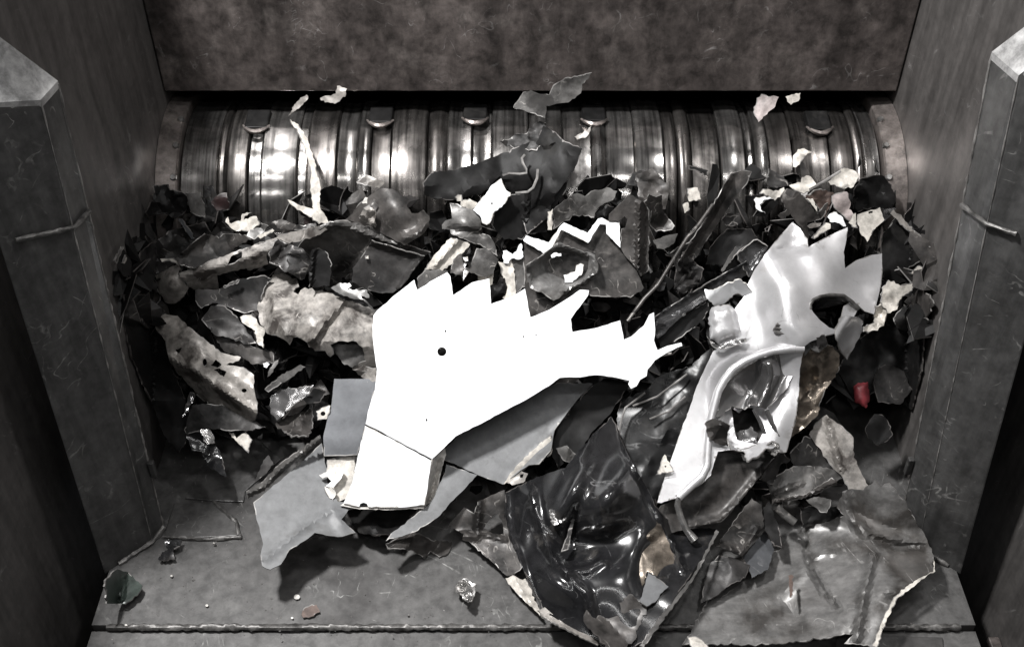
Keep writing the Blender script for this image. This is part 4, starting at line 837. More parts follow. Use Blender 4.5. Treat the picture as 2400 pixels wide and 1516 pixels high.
S('pale_tear', px('B', (390, 470), (440, 380), (500, 345), (570, 420), (560, 580), (500, 545), (440, 520)), .085, M['dirty'], 'pale torn bulge on the left of the humped sheet', 'scrap piece', sp=5, noise=(.012, 16), crumple=(3, .4))
S('hole_channel', px('A', (735, 1042), (850, 990), (1000, 938), (1240, 848), (1350, 800), (1500, 752), (1700, 688), (1740, 700), (1650, 820), (1622, 860), (1642, 950), (1560, 985), (1430, 1012), (1420, 990), (1270, 1020), (1120, 1060), (1137, 1200), (920, 1212), (830, 1182), (782, 1122), (742, 1082)),
  [(*px('A', (740, 1050))[0], .06), (*px('A', (1700, 700))[0], .07), (*px('A', (1130, 1200))[0], .05)], M['dirty'], 'beige folded channel with a rectangular hole left of the bent hood panel', 'channel', sp=7, noise=(.003, 40),
  holes=[px('A', (1225, 962), (1262, 872), (1372, 822), (1372, 882), (1302, 942))], feats=[('bend', px('A', (1660, 830))[0], px('A', (760, 1090))[0], -1.1), ('bend', px('A', (760, 1060))[0], px('A', (1660, 800))[0], -.5)])
S('long_top_strip', px('A', (1500, 752), (1700, 688), (1800, 642), (1900, 620), (2166, 558), (2240, 600), (2166, 650), (1960, 720), (1830, 730), (1740, 690)), .085, M['dirty'], 'pale upper strip joining the beige channel to the bent hood panel', 'strip', sp=6, noise=(.003, 40))
S('dark_socket', px('A', (1640, 840), (1740, 690), (1830, 735), (2000, 800), (2080, 900), (2060, 1010), (1980, 1110), (1860, 1040), (1720, 960), (1650, 930)), .05, M['dark'], 'dark hollow socket piece beside the beige channel', 'socket', sp=6, noise=(.012, 26), crumple=(3, .3), edge='edge', feats=[('bump', px('A', (1690, 800))[0], 18, 22, 0, -.03)])
S('black_slot_plate', px('A', (2085, 800), (2160, 790), (2240, 830), (2290, 950), (2260, 1170), (2060, 1180), (2050, 1000)), .075, M['black'], 'black upright slot plate above the dented drum shell', 'plate', sp=6, noise=(.004, 30), feats=[('ridge', px('A', (2100, 810), (2060, 1170)), .012, 6)], edge='edge')
S('drum_shell', px('K', (1000, 515), (1010, 490), (1080, 485), (1150, 510), (1165, 560), (1130, 590), (1160, 607), (1200, 565), (1300, 580), (1400, 620), (1440, 640), (1520, 660), (1600, 690), (1640, 720), (1650, 800), (1650, 1100), (1620, 1120), (1580, 1120), (1540, 1090), (1480, 1050), (1480, 1040), (1562, 1000), (1540, 920), (1480, 880),
       (1400, 882), (1350, 905), (1372, 960), (1350, 977), (1320, 940), (1260, 942), (1225, 920), (1210, 890), (1180, 870), (1130, 860), (1110, 907), (1050, 860), (960, 822), (925, 740), (918, 670), (945, 600), (960, 555)),
  [(*px('K', (1000, 500))[0], .05), (*px('K', (1600, 700))[0], .08), (*px('K', (930, 740))[0], .05), (*px('K', (1600, 1110))[0], .06), (*px('K', (1250, 740))[0], .10)], M['dirty'], 'dented dirty beige drum shell left of the white panel', 'drum shell', sp=8, noise=(.005, 50), jit=1.8,
  feats=[('ridge', px('K', (1440, 640), (1330, 760), (1220, 910)), .010, 9), ('ridge', px('K', (1460, 655), (1350, 780), (1245, 920)), -.012, 7), ('bend', px('K', (960, 740))[0], px('K', (1620, 860))[0], -.5), ('bend', px('K', (1620, 930))[0], px('K', (940, 820))[0], -.7), ('ridge', px('K', (960, 620), (960, 780)), -.012, 14), ('ridge', px('K', (1000, 600), (1020, 700), (1090, 850)), .008, 10)])
S('dark_tongue', px('K', (1350, 905), (1400, 880), (1480, 880), (1540, 920), (1570, 990), (1480, 1040), (1420, 1010)), .045, M['midgrey'], 'grey tongue seen through the torn edge of the drum shell', 'scrap piece', sp=6, noise=(.004, 30))
S('looped_hook', px('K', (1480, 1050), (1560, 1030), (1620, 1040), (1625, 1120), (1580, 1130), (1530, 1090), (1570, 1060), (1520, 1055)), .075, M['dirty'], 'looped beige hook at the lower corner of the drum shell', 'hook', sp=5, noise=(.003, 20))
S('pale_chip', px('K', (815, 740), (835, 728), (870, 725), (905, 742), (930, 790), (962, 812), (950, 860), (952, 922), (912, 885), (905, 822), (840, 782)), .075, M['cream'], 'pale tongue-shaped chip at the left end of the drum shell', 'scrap piece', sp=5, noise=(.004, 25))
S('torn_ledge', px('B', (112, 1190), (180, 1150), (300, 1140), (320, 1170), (260, 1210), (480, 1210), (500, 1290), (420, 1270), (470, 1320), (570, 1440), (540, 1430), (440, 1310), (300, 1290), (160, 1230)), .09, M['dirtygrey'], 'jagged grey ledge between the drum shell and the black square plate', 'scrap piece', sp=5, noise=(.004, 25), crumple=(2, .3))
S('perforated_beam', px('E', (90, 330), (150, 220), (290, 228), (400, 330), (560, 460), (700, 560), (852, 592), (832, 627), (700, 662), (872, 682), (967, 752), (972, 900), (1002, 1000), (980, 1152), (900, 1202), (700, 1092), (500, 972), (400, 852), (280, 732), (210, 602), (180, 450)),
  [(*px('E', (100, 320))[0], .05), (*px('E', (700, 560))[0], .075), (*px('E', (900, 1200))[0], .05), (*px('E', (400, 850))[0], .045), (*px('E', (500, 600))[0], .085)], M['dirty'], 'long perforated dirty beige beam slanting down at the left', 'beam', sp=7, noise=(.006, 40),
  holes=[px('E', (268, 528), (330, 508), (300, 562)), circ('E', 530, 640, 20, 34), px('E', (580, 670), (628, 615), (682, 660), (640, 690)), px('E', (608, 706), (660, 692), (722, 722), (700, 772)), circ('E', 880, 890, 24, 18, 10)],
  feats=[('ridge', px('E', (220, 600), (430, 720), (700, 900), (960, 1080)), .014, 12), ('bend', px('E', (960, 1060))[0], px('E', (220, 590))[0], -1.2), ('bend', px('E', (200, 400))[0], px('E', (960, 860))[0], -.5), ('ridge', px('E', (300, 570), (420, 740), (560, 830)), -.01, 10), ('bump', px('E', (400, 560))[0], 20, 18, 0, -.012)])
S('dark_gusset', px('E', (500, 260), (590, 135), (660, 130), (770, 190), (900, 340), (990, 470), (900, 480), (740, 420), (620, 400), (560, 330)), .05, M['dark'], 'dark gusset plate between the perforated beam and the drum shell', 'plate', sp=6, noise=(.006, 30), crumple=(2, .2))
S('dark_gusset', px('E', (600, 400), (760, 430), (960, 500), (1140, 560), (1150, 640), (960, 660), (860, 590), (700, 540)), .04, M['brown'], 'brown plate lying below the dark gusset plate', 'plate', sp=6, noise=(.006, 30), crumple=(2, .2))
S('grey_bar', px('E', (1060, 880), (1200, 760), (1380, 660), (1425, 680), (1260, 800), (1095, 905)), .06, M['midgrey'], 'short grey bar below the drum shell', 'bar', sp=6, noise=(.002, 30))
S('shiny_sheet', px('E', (1110, 950), (1200, 880), (1300, 870), (1500, 840), (1440, 930), (1300, 1040), (1170, 1155), (1115, 1095)), .05, M['silver_d'], 'shiny smudged grey sheet right of the perforated beam', 'sheet', sp=6, noise=(.005, 40), crumple=(1, .2))
S('black_fin', px('E', (1400, 960), (1500, 860), (1620, 890), (1560, 990), (1440, 1010)), .06, M['black'], 'black fin between the shiny smudged sheet and the blue-grey panel', 'scrap piece', sp=6, noise=(.006, 20), edge='edge_d')
S('brown_clump', px('E', (1160, 1180), (1250, 1110), (1380, 1090), (1485, 1055), (1490, 1200), (1455, 1295), (1330, 1295), (1220, 1240)), .035, M['brown'], 'brown torn clump below the shiny smudged sheet', 'clump', sp=5, noise=(.012, 20), crumple=(5, .5), jit=2)
S('washer_tab', px('E', (1518, 1075), (1580, 1035), (1645, 1022), (1640, 1090), (1612, 1142), (1530, 1152)), .085, M['cream'], 'pale tab with a round hole beside the blue-grey panel', 'tab', holes=[circ('E', 1580, 1095, 22, 20)], sp=5, noise=(.002, 20))
S('white_speck', px('E', (1045, 650), (1080, 638), (1105, 655), (1080, 690), (1055, 680)), .06, M['white'], 'bright white fleck right of the perforated beam', 'scrap piece', sp=4, noise=(.002, 15), edge='white_edge')
S('thin_leaf', px('E', (1085, 770), (1110, 690), (1195, 600), (1180, 650), (1120, 740)), .06, M['midgrey'], 'thin leaf-like sliver standing under the drum shell', 'scrap piece', sp=5, noise=(.003, 20))
S('dark_base_sheet', px('L', (555, 255), (600, 120), (700, 110), (800, 125), (960, 210), (1015, 240), (900, 262), (800, 262), (740, 250), (570, 282)), .03, M['dark'], 'dark sheet under the lower end of the perforated beam', 'sheet', sp=7, noise=(.006, 40), crumple=(2, .2))
S('white_shard', px('L', (808, 278), (835, 275), (850, 305), (900, 268), (938, 312), (918, 388), (860, 332)), .02, M['cream'], 'white pointed shard on the floor below the perforated beam', 'scrap piece', sp=5, noise=(.003, 20), crumple=(1, .3))
S('chrome_strip', px('L', (645, 255), (700, 256), (722, 290), (728, 330), (690, 340), (665, 320)), .035, M['foil'], 'bright chrome tip of metal on the floor at the left', 'scrap piece', sp=5, noise=(.003, 20))
S('dark_glossy_scrap', px('L', (565, 285), (650, 262), (690, 345), (728, 335), (760, 380), (795, 522), (770, 512), (690, 460), (655, 380), (600, 375)), .02, M['gloss'], 'dark glossy blade-like scrap below the chrome tip', 'scrap piece', sp=6, noise=(.005, 30), crumple=(2, .3), edge='edge_d')
S('dark_fin', px('L', (945, 560), (1000, 430), (1030, 398), (1058, 450), (1020, 500)), .035, M['dark'], 'dark fin leaning on the folded grey edge rail', 'scrap piece', sp=6, noise=(.003, 30))
S('pale_sliver', px('E', (330, 1130), (360, 1030), (400, 910), (440, 930), (420, 1000), (380, 1080)), .02, M['silver_d'], 'narrow pale sliver at the dark left end of the heap', 'scrap piece', sp=5, noise=(.005, 20), crumple=(2, .4))
# ---- upper left of the heap
S('beige_lump', px('A', (495, 1070), (600, 1000), (720, 955), (752, 1000), (722, 1050), (790, 1130), (832, 1182), (790, 1280), (690, 1352), (590, 1335), (530, 1210)), [(*px('A', (500, 1080))[0], .0), (*px('A', (830, 1180))[0], .03), (*px('A', (650, 1150))[0], .055), (*px('A', (690, 1350))[0], .01)], M['dirty'],
  'rounded smooth beige lump at the left end of the beige channel', 'lump', sp=6, noise=(.003, 40), sharp=70, edge='edge_d')
S('brown_fold', px('A', (765, 830), (860, 740), (920, 690), (1000, 638), (1060, 650), (1140, 682), (1180, 640), (1340, 640), (1462, 702), (1300, 780), (1262, 852), (1000, 952), (860, 985), (760, 962), (700, 902)), .045, M['brown'], 'brown folded sheet with pale edges above the beige channel', 'sheet', sp=6, noise=(.006, 35), crumple=(3, .3),
  feats=[('ridge', px('A', (770, 830), (920, 700), (1000, 645)), .014, 8)])
S('cream_tear', px('A', (1205, 520), (1232, 470), (1245, 530), (1360, 512), (1375, 440), (1470, 425), (1400, 460), (1390, 500), (1520, 462), (1562, 540), (1440, 622), (1312, 612), (1250, 570)), .045, M['cream'], 'cream torn scrap with curled horns behind the beige channel', 'scrap piece', sp=5, noise=(.006, 25))
S('grey_fold', px('A', (1440, 620), (1560, 535), (1640, 560), (1600, 620), (1500, 700), (1420, 660)), .045, M['midgrey'], 'grey fold next to the cream torn scrap', 'scrap piece', sp=6, noise=(.006, 25), crumple=(2, .3))
S('pale_sliver', px('A', (1530, 662), (1600, 620), (1680, 590), (1702, 610), (1640, 650), (1560, 692)), .07, M['cream'], 'thin pale sliver on the brown folded sheet', 'scrap piece', sp=5, noise=(.002, 20))
S('wavy_strip', px('A', (1680, 525), (1780, 490), (1860, 530), (2000, 560), (2120, 530), (2130, 560), (1980, 605), (1880, 600), (1760, 590)), .065, M['brown'], 'wavy brown strip along the pale upper strip', 'strip', sp=5, noise=(.006, 25))
S('white_ribbon', px('T', (681, 280), (700, 292), (722, 330), (738, 380), (752, 440), (750, 486), (770, 520), (748, 525), (712, 500), (680, 478), (674, 468), (700, 480), (735, 490), (728, 450), (728, 400), (712, 340)), [(690, 285, .01), (745, 440, .035), (740, 510, .06)], M['cream'], 'long twisted cream ribbon hanging down over the rotor at the left', 'ribbon', sp=5, noise=(.005, 25))
S('dark_red_patch', px('A', (1060, 310), (1140, 240), (1220, 225), (1245, 380), (1120, 412)), .02, M['darkred'], 'dark red painted scrap in the shadow at the left of the heap', 'scrap piece', sp=6, noise=(.008, 25), edge='edge_d')
S('dark_red_chip', px('A', (1995, 485), (2045, 455), (2070, 530), (2010, 550)), .055, M['darkred'], 'small red chip beside the cream ribbon', 'scrap piece', sp=5, noise=(.004, 20), edge='edge_d')
S('grey_square', px('A', (800, 230), (950, 220), (990, 340), (1000, 480), (860, 430), (830, 340)), .02, M['midgrey'], 'grey squarish scrap in front of the left end of the rotor', 'scrap piece', sp=6, noise=(.004, 30), crumple=(1, .3))
S('blue_sliver', px('A', (720, 490), (760, 490), (850, 600), (890, 690), (860, 695), (780, 580)), .03, M['bluegrey'], 'bluish sliver in the dark left part of the heap', 'scrap piece', sp=5, noise=(.003, 25))
S('pale_chip', px('A', (165, 940), (195, 855), (235, 945)), -.01, M['cream'], 'small pale chip in the dark at the left wall', 'scrap piece', sp=5, noise=(.002, 20))
S('left_sliver', px('A', (80, 910), (150, 770), (180, 775), (120, 900), (100, 950)), -.01, M['midgrey'], 'slender grey sliver leaning on the left wall', 'scrap piece', sp=5, noise=(.002, 20))
S('pale_finger', px('A', (545, 895), (680, 885), (760, 930), (740, 970), (640, 915), (560, 925)), .05, M['cream'], 'pale finger-like sliver above the smooth beige lump', 'scrap piece', sp=5, noise=(.003, 20))
S('dark_lump', px('A', (470, 150), (620, 140), (640, 200), (760, 210), (820, 260), (800, 420), (700, 480), (560, 430), (430, 470), (400, 420), (480, 300)), .01, M['black'], 'black shapeless lump at the left end of the rotor', 'lump', sp=7, noise=(.016, 26), crumple=(3, .3), edge='edge_d')
S('dark_lump', px('T', (400, 540), (480, 520), (500, 560), (470, 600), (420, 610), (380, 640), (330, 640), (330, 590)), .0, M['dark'], 'dark grey lump above the smooth beige lump', 'lump', sp=7, noise=(.014, 30), crumple=(3, .3), edge='edge_d')
S('dark_lump', px('T', (290, 690), (340, 690), (380, 720), (400, 760), (350, 770), (300, 740)), .0, M['dark'], 'dark lump against the left wall below the beige lump', 'lump', sp=7, noise=(.014, 30), crumple=(3, .3), edge='edge_d')
S('dark_shell', px('A', (900, 1210), (1130, 1205), (1200, 1180), (1350, 1100), (1600, 1060), (1680, 1100), (1600, 1200), (1540, 1420), (1400, 1450), (1270, 1400), (1080, 1340), (960, 1400), (900, 1320)), .03, M['dark'], 'large dark curved shell under the beige channel', 'shell', sp=8, noise=(.006, 50))
S('shell_sliver', px('A', (1180, 1180), (1260, 1130), (1350, 1105), (1340, 1135), (1200, 1195)), .05, M['midgrey'], 'grey sliver lying on the large dark curved shell', 'scrap piece', sp=5, noise=(.002, 20))

# ---- upper right shards
S('cream_fold', px('D', (1365, 305), (1430, 240), (1490, 178), (1540, 175), (1620, 205), (1650, 260), (1602, 352), (1500, 372), (1390, 335)), .03, M['cream'], 'cream folded sheet with a straight rod edge at the right of the rotor', 'sheet', sp=6, noise=(.005, 35), crumple=(2, .25))
o = tube('thin_rod', [P3(u, v, .06) for u, v in px('D', (1190, 380), (1330, 300), (1480, 205))], .003, M['edge'], n=6); tag(o, 'thin straight rod along the cream folded sheet', 'rod')
S('white_blob', px('D', (998, 340), (1060, 320), (1108, 312), (1118, 262), (1182, 248), (1252, 322), (1185, 400), (1140, 422), (1050, 390)), .025, M['cream'], 'white lobed scrap left of the cream folded sheet', 'scrap piece', sp=5, noise=(.006, 25), sharp=60)
S('cream_star', px('D', (755, 370), (830, 382), (900, 390), (950, 355), (962, 420), (890, 452), (865, 482), (800, 432), (715, 415)), .03, M['cream'], 'cream star-shaped scrap behind the silver panel', 'scrap piece', sp=5, noise=(.004, 25), crumple=(2, .3))
S('white_bracket', px('D', (668, 475), (690, 450), (745, 447), (860, 460), (760, 475), (722, 520), (745, 580), (780, 605), (690, 558)), .035, M['white'], 'white C-shaped bracket below the cream star-shaped scrap', 'bracket', sp=5, noise=(.002, 25), edge='white_edge')
S('white_scoop', px('D', (1028, 110), (1035, 60), (1080, 0), (1140, -10), (1210, 30), (1170, 40), (1140, 80), (1100, 140), (1060, 172), (1035, 165)), .02, M['cream'], 'white scoop-shaped chip in front of the rotor at the right', 'scrap piece', sp=5, noise=(.006, 22))
S('brown_folded_sheet', px('D', (908, 452), (980, 368), (1060, 395), (1130, 430), (1200, 520), (1262, 602), (1330, 520), (1362, 500), (1340, 600), (1300, 655), (1170, 685), (1180, 790), (1185, 905), (1090, 725), (1010, 605), (930, 660), (890, 620), (980, 560)), .05, M['brown'], 'brown folded sheet rising above the peak of the silver panel', 'sheet', sp=6, noise=(.006, 35), crumple=(3, .35))
S('copper_scrap', px('D', (1150, 440), (1220, 400), (1300, 368), (1425, 420), (1380, 520), (1335, 640), (1250, 520), (1185, 472)), .04, M['copper'], 'copper-brown crinkled scrap beside the brown folded sheet', 'scrap piece', sp=5, noise=(.007, 20), crumple=(4, .4))
S('white_flake', px('D', (1150, 465), (1220, 460), (1260, 540), (1262, 590), (1200, 500)), .058, M['cream'], 'white flake on the copper-brown scrap', 'scrap piece', sp=5, noise=(.002, 20))
S('pink_lump', px('D', (1395, 440), (1460, 405), (1540, 398), (1575, 520), (1560, 560), (1605, 610), (1570, 690), (1520, 640), (1430, 560), (1400, 505)), .04, M['pink'], 'rounded pinkish scrap under the cream folded sheet', 'scrap piece', sp=5, noise=(.01, 30), sharp=60)
S('white_angle', px('D', (1358, 635), (1400, 595), (1442, 588), (1502, 640), (1532, 722), (1450, 690), (1382, 682)), .05, M['white'], 'white angular chip above the teeth of the silver panel', 'scrap piece', sp=5, noise=(.003, 25), edge='white_edge')
S('cream_plate', px('D', (1640, 612), (1740, 580), (1850, 545), (1870, 600), (1892, 662), (1800, 750), (1732, 868), (1665, 785), (1640, 702)), .06, M['cream'], 'five-sided cream plate at the right above the silver panel', 'plate', sp=6, noise=(.002, 40), holes=[px('D', (1740, 588), (1785, 578), (1780, 600), (1745, 606))])
S('cream_strip', px('D', (1555, 690), (1590, 620), (1622, 598), (1640, 740), (1590, 730)), .058, M['cream'], 'upright cream strip left of the five-sided cream plate', 'strip', sp=5, noise=(.002, 25))
S('white_peg', px('D', (1208, 832), (1260, 770), (1340, 688), (1385, 700), (1385, 745), (1300, 790), (1235, 842)), .085, M['cream'], 'white peg-like sliver along the first tooth of the silver panel', 'scrap piece', sp=5, noise=(.003, 22))
S('window_scrap', px('D', (1170, 720), (1250, 690), (1300, 690), (1290, 720), (1190, 740)), .07, M['dirty'], 'thin beige scrap behind the white peg-like sliver', 'scrap piece', sp=5, noise=(.003, 22))
S('right_strip', px('D', (1948, 605), (1978, 565), (2060, 640), (2172, 760), (2250, 850), (2312, 920), (2282, 935), (2150, 800), (2030, 690)), .05, M['dirty'], 'long tan strip slanting at the right wall', 'strip', sp=5, noise=(.003, 30), jit=1.6)
S('black_shell', px('D', (1860, 990), (1880, 790), (1920, 740), (1990, 645), (2060, 725), (2160, 800), (2262, 922), (2252, 1035), (2130, 1102), (2100, 1162), (2132, 1242), (1960, 1262), (1885, 1205)), .03, M['black'], 'large black curved shell at the right below the tan strip', 'shell', sp=8, noise=(.008, 60), edge='edge')
S('white_claw', px('D', (2098, 1162), (2150, 1150), (2205, 1088), (2260, 1120), (2295, 1172), (2282, 1212), (2150, 1222), (2182, 1172)), .05, M['cream'], 'white claw-shaped scrap near the right wall', 'scrap piece', sp=5, noise=(.004, 20))
S('cream_claw', px('R', (1432, 600), (1440, 525), (1478, 482), (1540, 512), (1640, 488), (1605, 540), (1550, 572), (1522, 642), (1470, 662)), .09, M['cream'], 'cream twisted scrap on the right corner of the silver panel', 'scrap piece', sp=5, noise=(.008, 25), crumple=(2, .4))
S('cream_links', px('R', (1340, 735), (1400, 715), (1395, 640), (1430, 605), (1465, 655), (1450, 730), (1400, 755), (1342, 762)), .085, M['cream'], 'cream linked bits under the right corner of the silver panel', 'scrap piece', sp=5, noise=(.010, 15), crumple=(4, .5), jit=2)
S('brown_leaf', px('R', (1560, 600), (1640, 530), (1700, 560), (1720, 610), (1680, 690), (1600, 640)), .03, M['brown'], 'brown leaf of sheet against the right post', 'scrap piece', sp=6, noise=(.006, 30), crumple=(2, .3))
S('dark_leaf', px('R', (1560, 610), (1620, 650), (1690, 700), (1640, 790), (1520, 740), (1500, 690)), .015, M['dark'], 'dark leaf of sheet below the brown leaf at the right post', 'scrap piece', sp=6, noise=(.006, 30), crumple=(2, .3))
S('dark_cloud', px('D', (1600, 380), (1660, 280), (1760, 250), (1860, 240), (1960, 330), (2000, 480), (1960, 560), (1800, 540), (1640, 590), (1580, 520)), -.005, M['black'], 'black shapeless lump in front of the right end of the rotor', 'lump', sp=8, noise=(.014, 35), crumple=(3, .3), edge='edge_d')
S('dark_bent_plate', px('D', (790, 300), (810, 180), (880, 220), (980, 290), (990, 340), (880, 370), (800, 340)), .02, M['dark'], 'dark bent plate standing against the rotor right of the angle bar', 'plate', sp=6, noise=(.006, 30), crumple=(2, .3))
S('dark_hook', px('D', (45, 150), (130, 165), (240, 200), (230, 240), (130, 205), (60, 190)), .02, M['black'], 'black hook-shaped scrap in front of the rotor', 'scrap piece', sp=5, noise=(.004, 20), edge='edge_d')
S('pale_blur_chip', px('D', (40, 365), (140, 360), (170, 470), (60, 490)), .02, M['cream'], 'pale square chip left of the angle bar', 'scrap piece', sp=5, noise=(.004, 25))
S('pale_blur_chip', px('D', (0, 520), (50, 495), (70, 560), (20, 600)), .035, M['cream'], 'smaller pale chip below the pale square chip', 'scrap piece', sp=5, noise=(.003, 25))
S('dark_round_lump', px('T', (1490, 410), (1530, 395), (1570, 440), (1560, 490), (1500, 480)), .0, M['brown'], 'brown rounded lump in front of the rotor behind the peaked channel', 'lump', sp=6, noise=(.012, 25), edge='edge_d')
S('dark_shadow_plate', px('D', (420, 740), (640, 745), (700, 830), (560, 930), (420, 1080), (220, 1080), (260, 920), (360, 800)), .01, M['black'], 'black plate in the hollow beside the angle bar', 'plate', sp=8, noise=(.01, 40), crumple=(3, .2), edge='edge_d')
S('thin_sliver', px('D', (360, 1140), (420, 1030), (500, 910), (505, 945), (430, 1070), (380, 1145)), .045, M['midgrey'], 'thin grey blade in the hollow beside the framed plate', 'scrap piece', sp=5, noise=(.002, 25))
S('dark_oval', px('D', (370, 660), (420, 600), (530, 600), (560, 680), (480, 720), (400, 715)), .02, M['dark'], 'dark oval scrap right of the angle bar', 'scrap piece', sp=6, noise=(.006, 25), edge='edge_d')

# ---- lower right
S('pointed_sheet', px('H', (770, 58), (785, 75), (870, 130), (938, 200), (945, 300), (962, 370), (990, 430), (1030, 500), (1000, 528), (905, 525), (870, 452), (800, 382), (720, 262), (660, 182), (700, 108)), [(*px('H', (770, 60))[0], .07), (*px('H', (1000, 520))[0], .075), (*px('H', (670, 180))[0], .05)], M['dirty'],
  'pointed light grey sheet at the right of the silver panel', 'sheet', sp=7, noise=(.003, 50), feats=[('ridge', px('H', (772, 70), (810, 220), (860, 400)), .010, 7), ('bend', px('H', (772, 70))[0], px('H', (865, 430))[0], -.3)])
bs_out = px('H', (1040, 500), (1070, 468), (1110, 512), (1167, 488), (1250, 590), (1330, 720), (1400, 840), (1442, 940), (1438, 1040), (1330, 1100), (1200, 1200), (1130, 1340), (1070, 1512), (960, 1500), (880, 1492), (940, 1430), (860, 1440), (600, 1480), (300, 1500), (0, 1492), (-140, 1500), (-70, 1390), (0, 1250),
            (120, 1190), (200, 1140), (270, 1090), (400, 1030), (420, 930), (490, 890), (540, 790), (630, 757), (740, 742), (880, 690), (832, 640), (868, 540), (900, 528), (1000, 530))
S('grimy_sheet', bs_out, [(*px('H', (1165, 490))[0], .085), (*px('H', (1440, 940))[0], .09), (*px('H', (1070, 1510))[0], .05), (*px('H', (0, 1490))[0], .04), (*px('H', (280, 1080))[0], .055), (*px('H', (880, 690))[0], .07), (*px('H', (900, 1000))[0], .07)], M['dirtygrey'],
  'large grimy grey sheet with folded corner at the lower right', 'sheet', sp=8, noise=(.011, 115), crumple=(2, .08), soft=.05, jit=1.8,
  feats=[('ridge', px('H', (1050, 830), (1200, 880), (1370, 890)), -.016, 8), ('ridge', px('H', (870, 470), (900, 690), (1050, 830)), .014, 12), ('ridge', px('H', (620, 760), (650, 980), (740, 1160), (840, 1270)), -.016, 6), ('bend', px('H', (1060, 880))[0], px('H', (860, 1420))[0], -.0), ('bend', px('H', (870, 1420))[0], px('H', (1070, 880))[0], -.35), ('bend', px('H', (700, 560))[0], px('H', (1400, 860))[0], .45), ('ridge', px('H', (300, 1240), (480, 1180), (640, 1040)), .008, 14), ('bump', px('H', (420, 1330))[0], 60, 26, -10, -.010),
         ('ridge', px('H', (960, 1460), (1000, 1200), (1060, 950)), .016, 10), ('bump', px('H', (1170, 1160))[0], 22, 18, 0, .016), ('ridge', px('H', (820, 930), (700, 945)), .005, 5)])
S('edge_flange', px('H', (1436, 1042), (1440, 950), (1452, 1040), (1340, 1112), (1212, 1212), (1145, 1350), (1082, 1520), (1050, 1516), (1120, 1340), (1190, 1200), (1320, 1100)), .088, M['cream'], 'bright bent outer edge', parent=bpy.data.objects['grimy_sheet'], sp=6, noise=(.002, 40))
S('rust_streak', px('H', (530, 1065), (552, 1060), (560, 1120), (552, 1200), (538, 1205), (534, 1130)), .072, M['copper'], 'orange-brown rust scab', parent=bpy.data.objects['grimy_sheet'], sp=5, noise=(.001, 20), thick=.001)
S('dark_box_end', px('H', (78, 878), (180, 740), (300, 580), (360, 620), (375, 760), (300, 860), (240, 948), (150, 915)), .075, M['brown'], 'dark box-shaped end piece below the brown metal cover', 'box end', sp=6, noise=(.004, 30), crumple=(2, .2), feats=[('ridge', px('H', (90, 880), (230, 925), (330, 780)), .010, 8)])
S('dark_skirt', px('H', (400, 500), (470, 430), (560, 380), (700, 380), (830, 400), (880, 455), (800, 482), (720, 510), (620, 560), (430, 592)), .06, M['midgrey'], 'dark grey skirt sheet left of the pointed sheet', 'sheet', sp=6, noise=(.005, 40), crumple=(2, .2), feats=[('ridge', px('H', (440, 560), (610, 490)), .008, 6)])
S('upper_skirt', px('H', (540, 300), (640, 190), (700, 210), (800, 390), (700, 385), (560, 385)), .045, M['dark'], 'dark sheet between the silver panel and the pointed sheet', 'sheet', sp=6, noise=(.006, 40), crumple=(2, .2))
S('rolled_lip', px('H', (425, 590), (640, 552), (740, 490), (800, 450), (835, 470), (830, 500), (770, 520), (700, 560), (640, 580), (430, 615)), .08, M['brown'], 'rolled dark lip strip across the grimy sheet', 'strip', sp=5, noise=(.004, 20), feats=[('ridge', px('H', (430, 600), (640, 565), (820, 480)), .012, 6)])
S('grey_tongue', px('H', (640, 590), (720, 570), (800, 590), (790, 640), (772, 672), (730, 670)), .085, M['midgrey'], 'grey pointed tongue hanging over the dark gap in the grimy sheet', 'scrap piece', sp=5, noise=(.003, 25))
o = tube('short_pipe', [P3(u, v, .075) for u, v in px('H', (455, 635), (510, 690), (570, 735))], .009, M['midgrey'], n=10); tag(o, 'short grey pipe at the dark gap in the grimy sheet', 'pipe')
S('black_gap_lump', px('H', (600, 640), (720, 620), (850, 640), (880, 690), (740, 742), (620, 760)), .02, M['black'], 'black lump inside the gap of the grimy sheet', 'lump', sp=7, noise=(.008, 25), edge='edge_d')
S('dark_twist', px('F', (870, 935), (800, 880), (760, 920), (660, 1070), (750, 1102), (800, 970)), .10, M['dark'], 'dark twisted strip below the right corner of the silver panel', 'strip', sp=5, noise=(.008, 22), crumple=(3, .4), edge='edge_d')
S('black_strip', px('H', (370, 640), (410, 600), (480, 800), (490, 890), (440, 880), (380, 760)), .07, M['black'], 'black leg-like strip left of the dark gap', 'strip', sp=6, noise=(.004, 25), edge='edge_d')
S('dark_flap_sheet', px('H', (20, 1010), (90, 940), (230, 960), (290, 1000), (260, 1080), (140, 1140), (60, 1200), (-20, 1240)), .045, M['dark'], 'dark flap at the left border of the grimy sheet', 'sheet', sp=7, noise=(.008, 35), crumple=(3, .3), edge='edge_d')
S('blue_black_sheet', px('H', (240, 950), (390, 780), (440, 900), (400, 1030), (300, 1080)), .04, M['bluegrey'], 'blue-black panel piece behind the dark box-shaped end piece', 'panel', sp=7, noise=(.003, 40), edge='edge_d')
S('white_curl', px('N', (295, 1440), (345, 1440), (400, 1470), (460, 1530), (330, 1530)), .03, M['cream'], 'white curled scrap at the bottom edge of the picture', 'scrap piece', sp=5, noise=(.003, 25))
S('red_stopper', px('R', (1285, 1060), (1310, 1042), (1362, 1036), (1372, 1130), (1352, 1182), (1290, 1145)), .01, M['red'], 'small red plastic cap in the dark at the right', 'cap', sp=5, noise=(.002, 25), curl=-.012, curl_w=7, sharp=70, edge='edge_d')
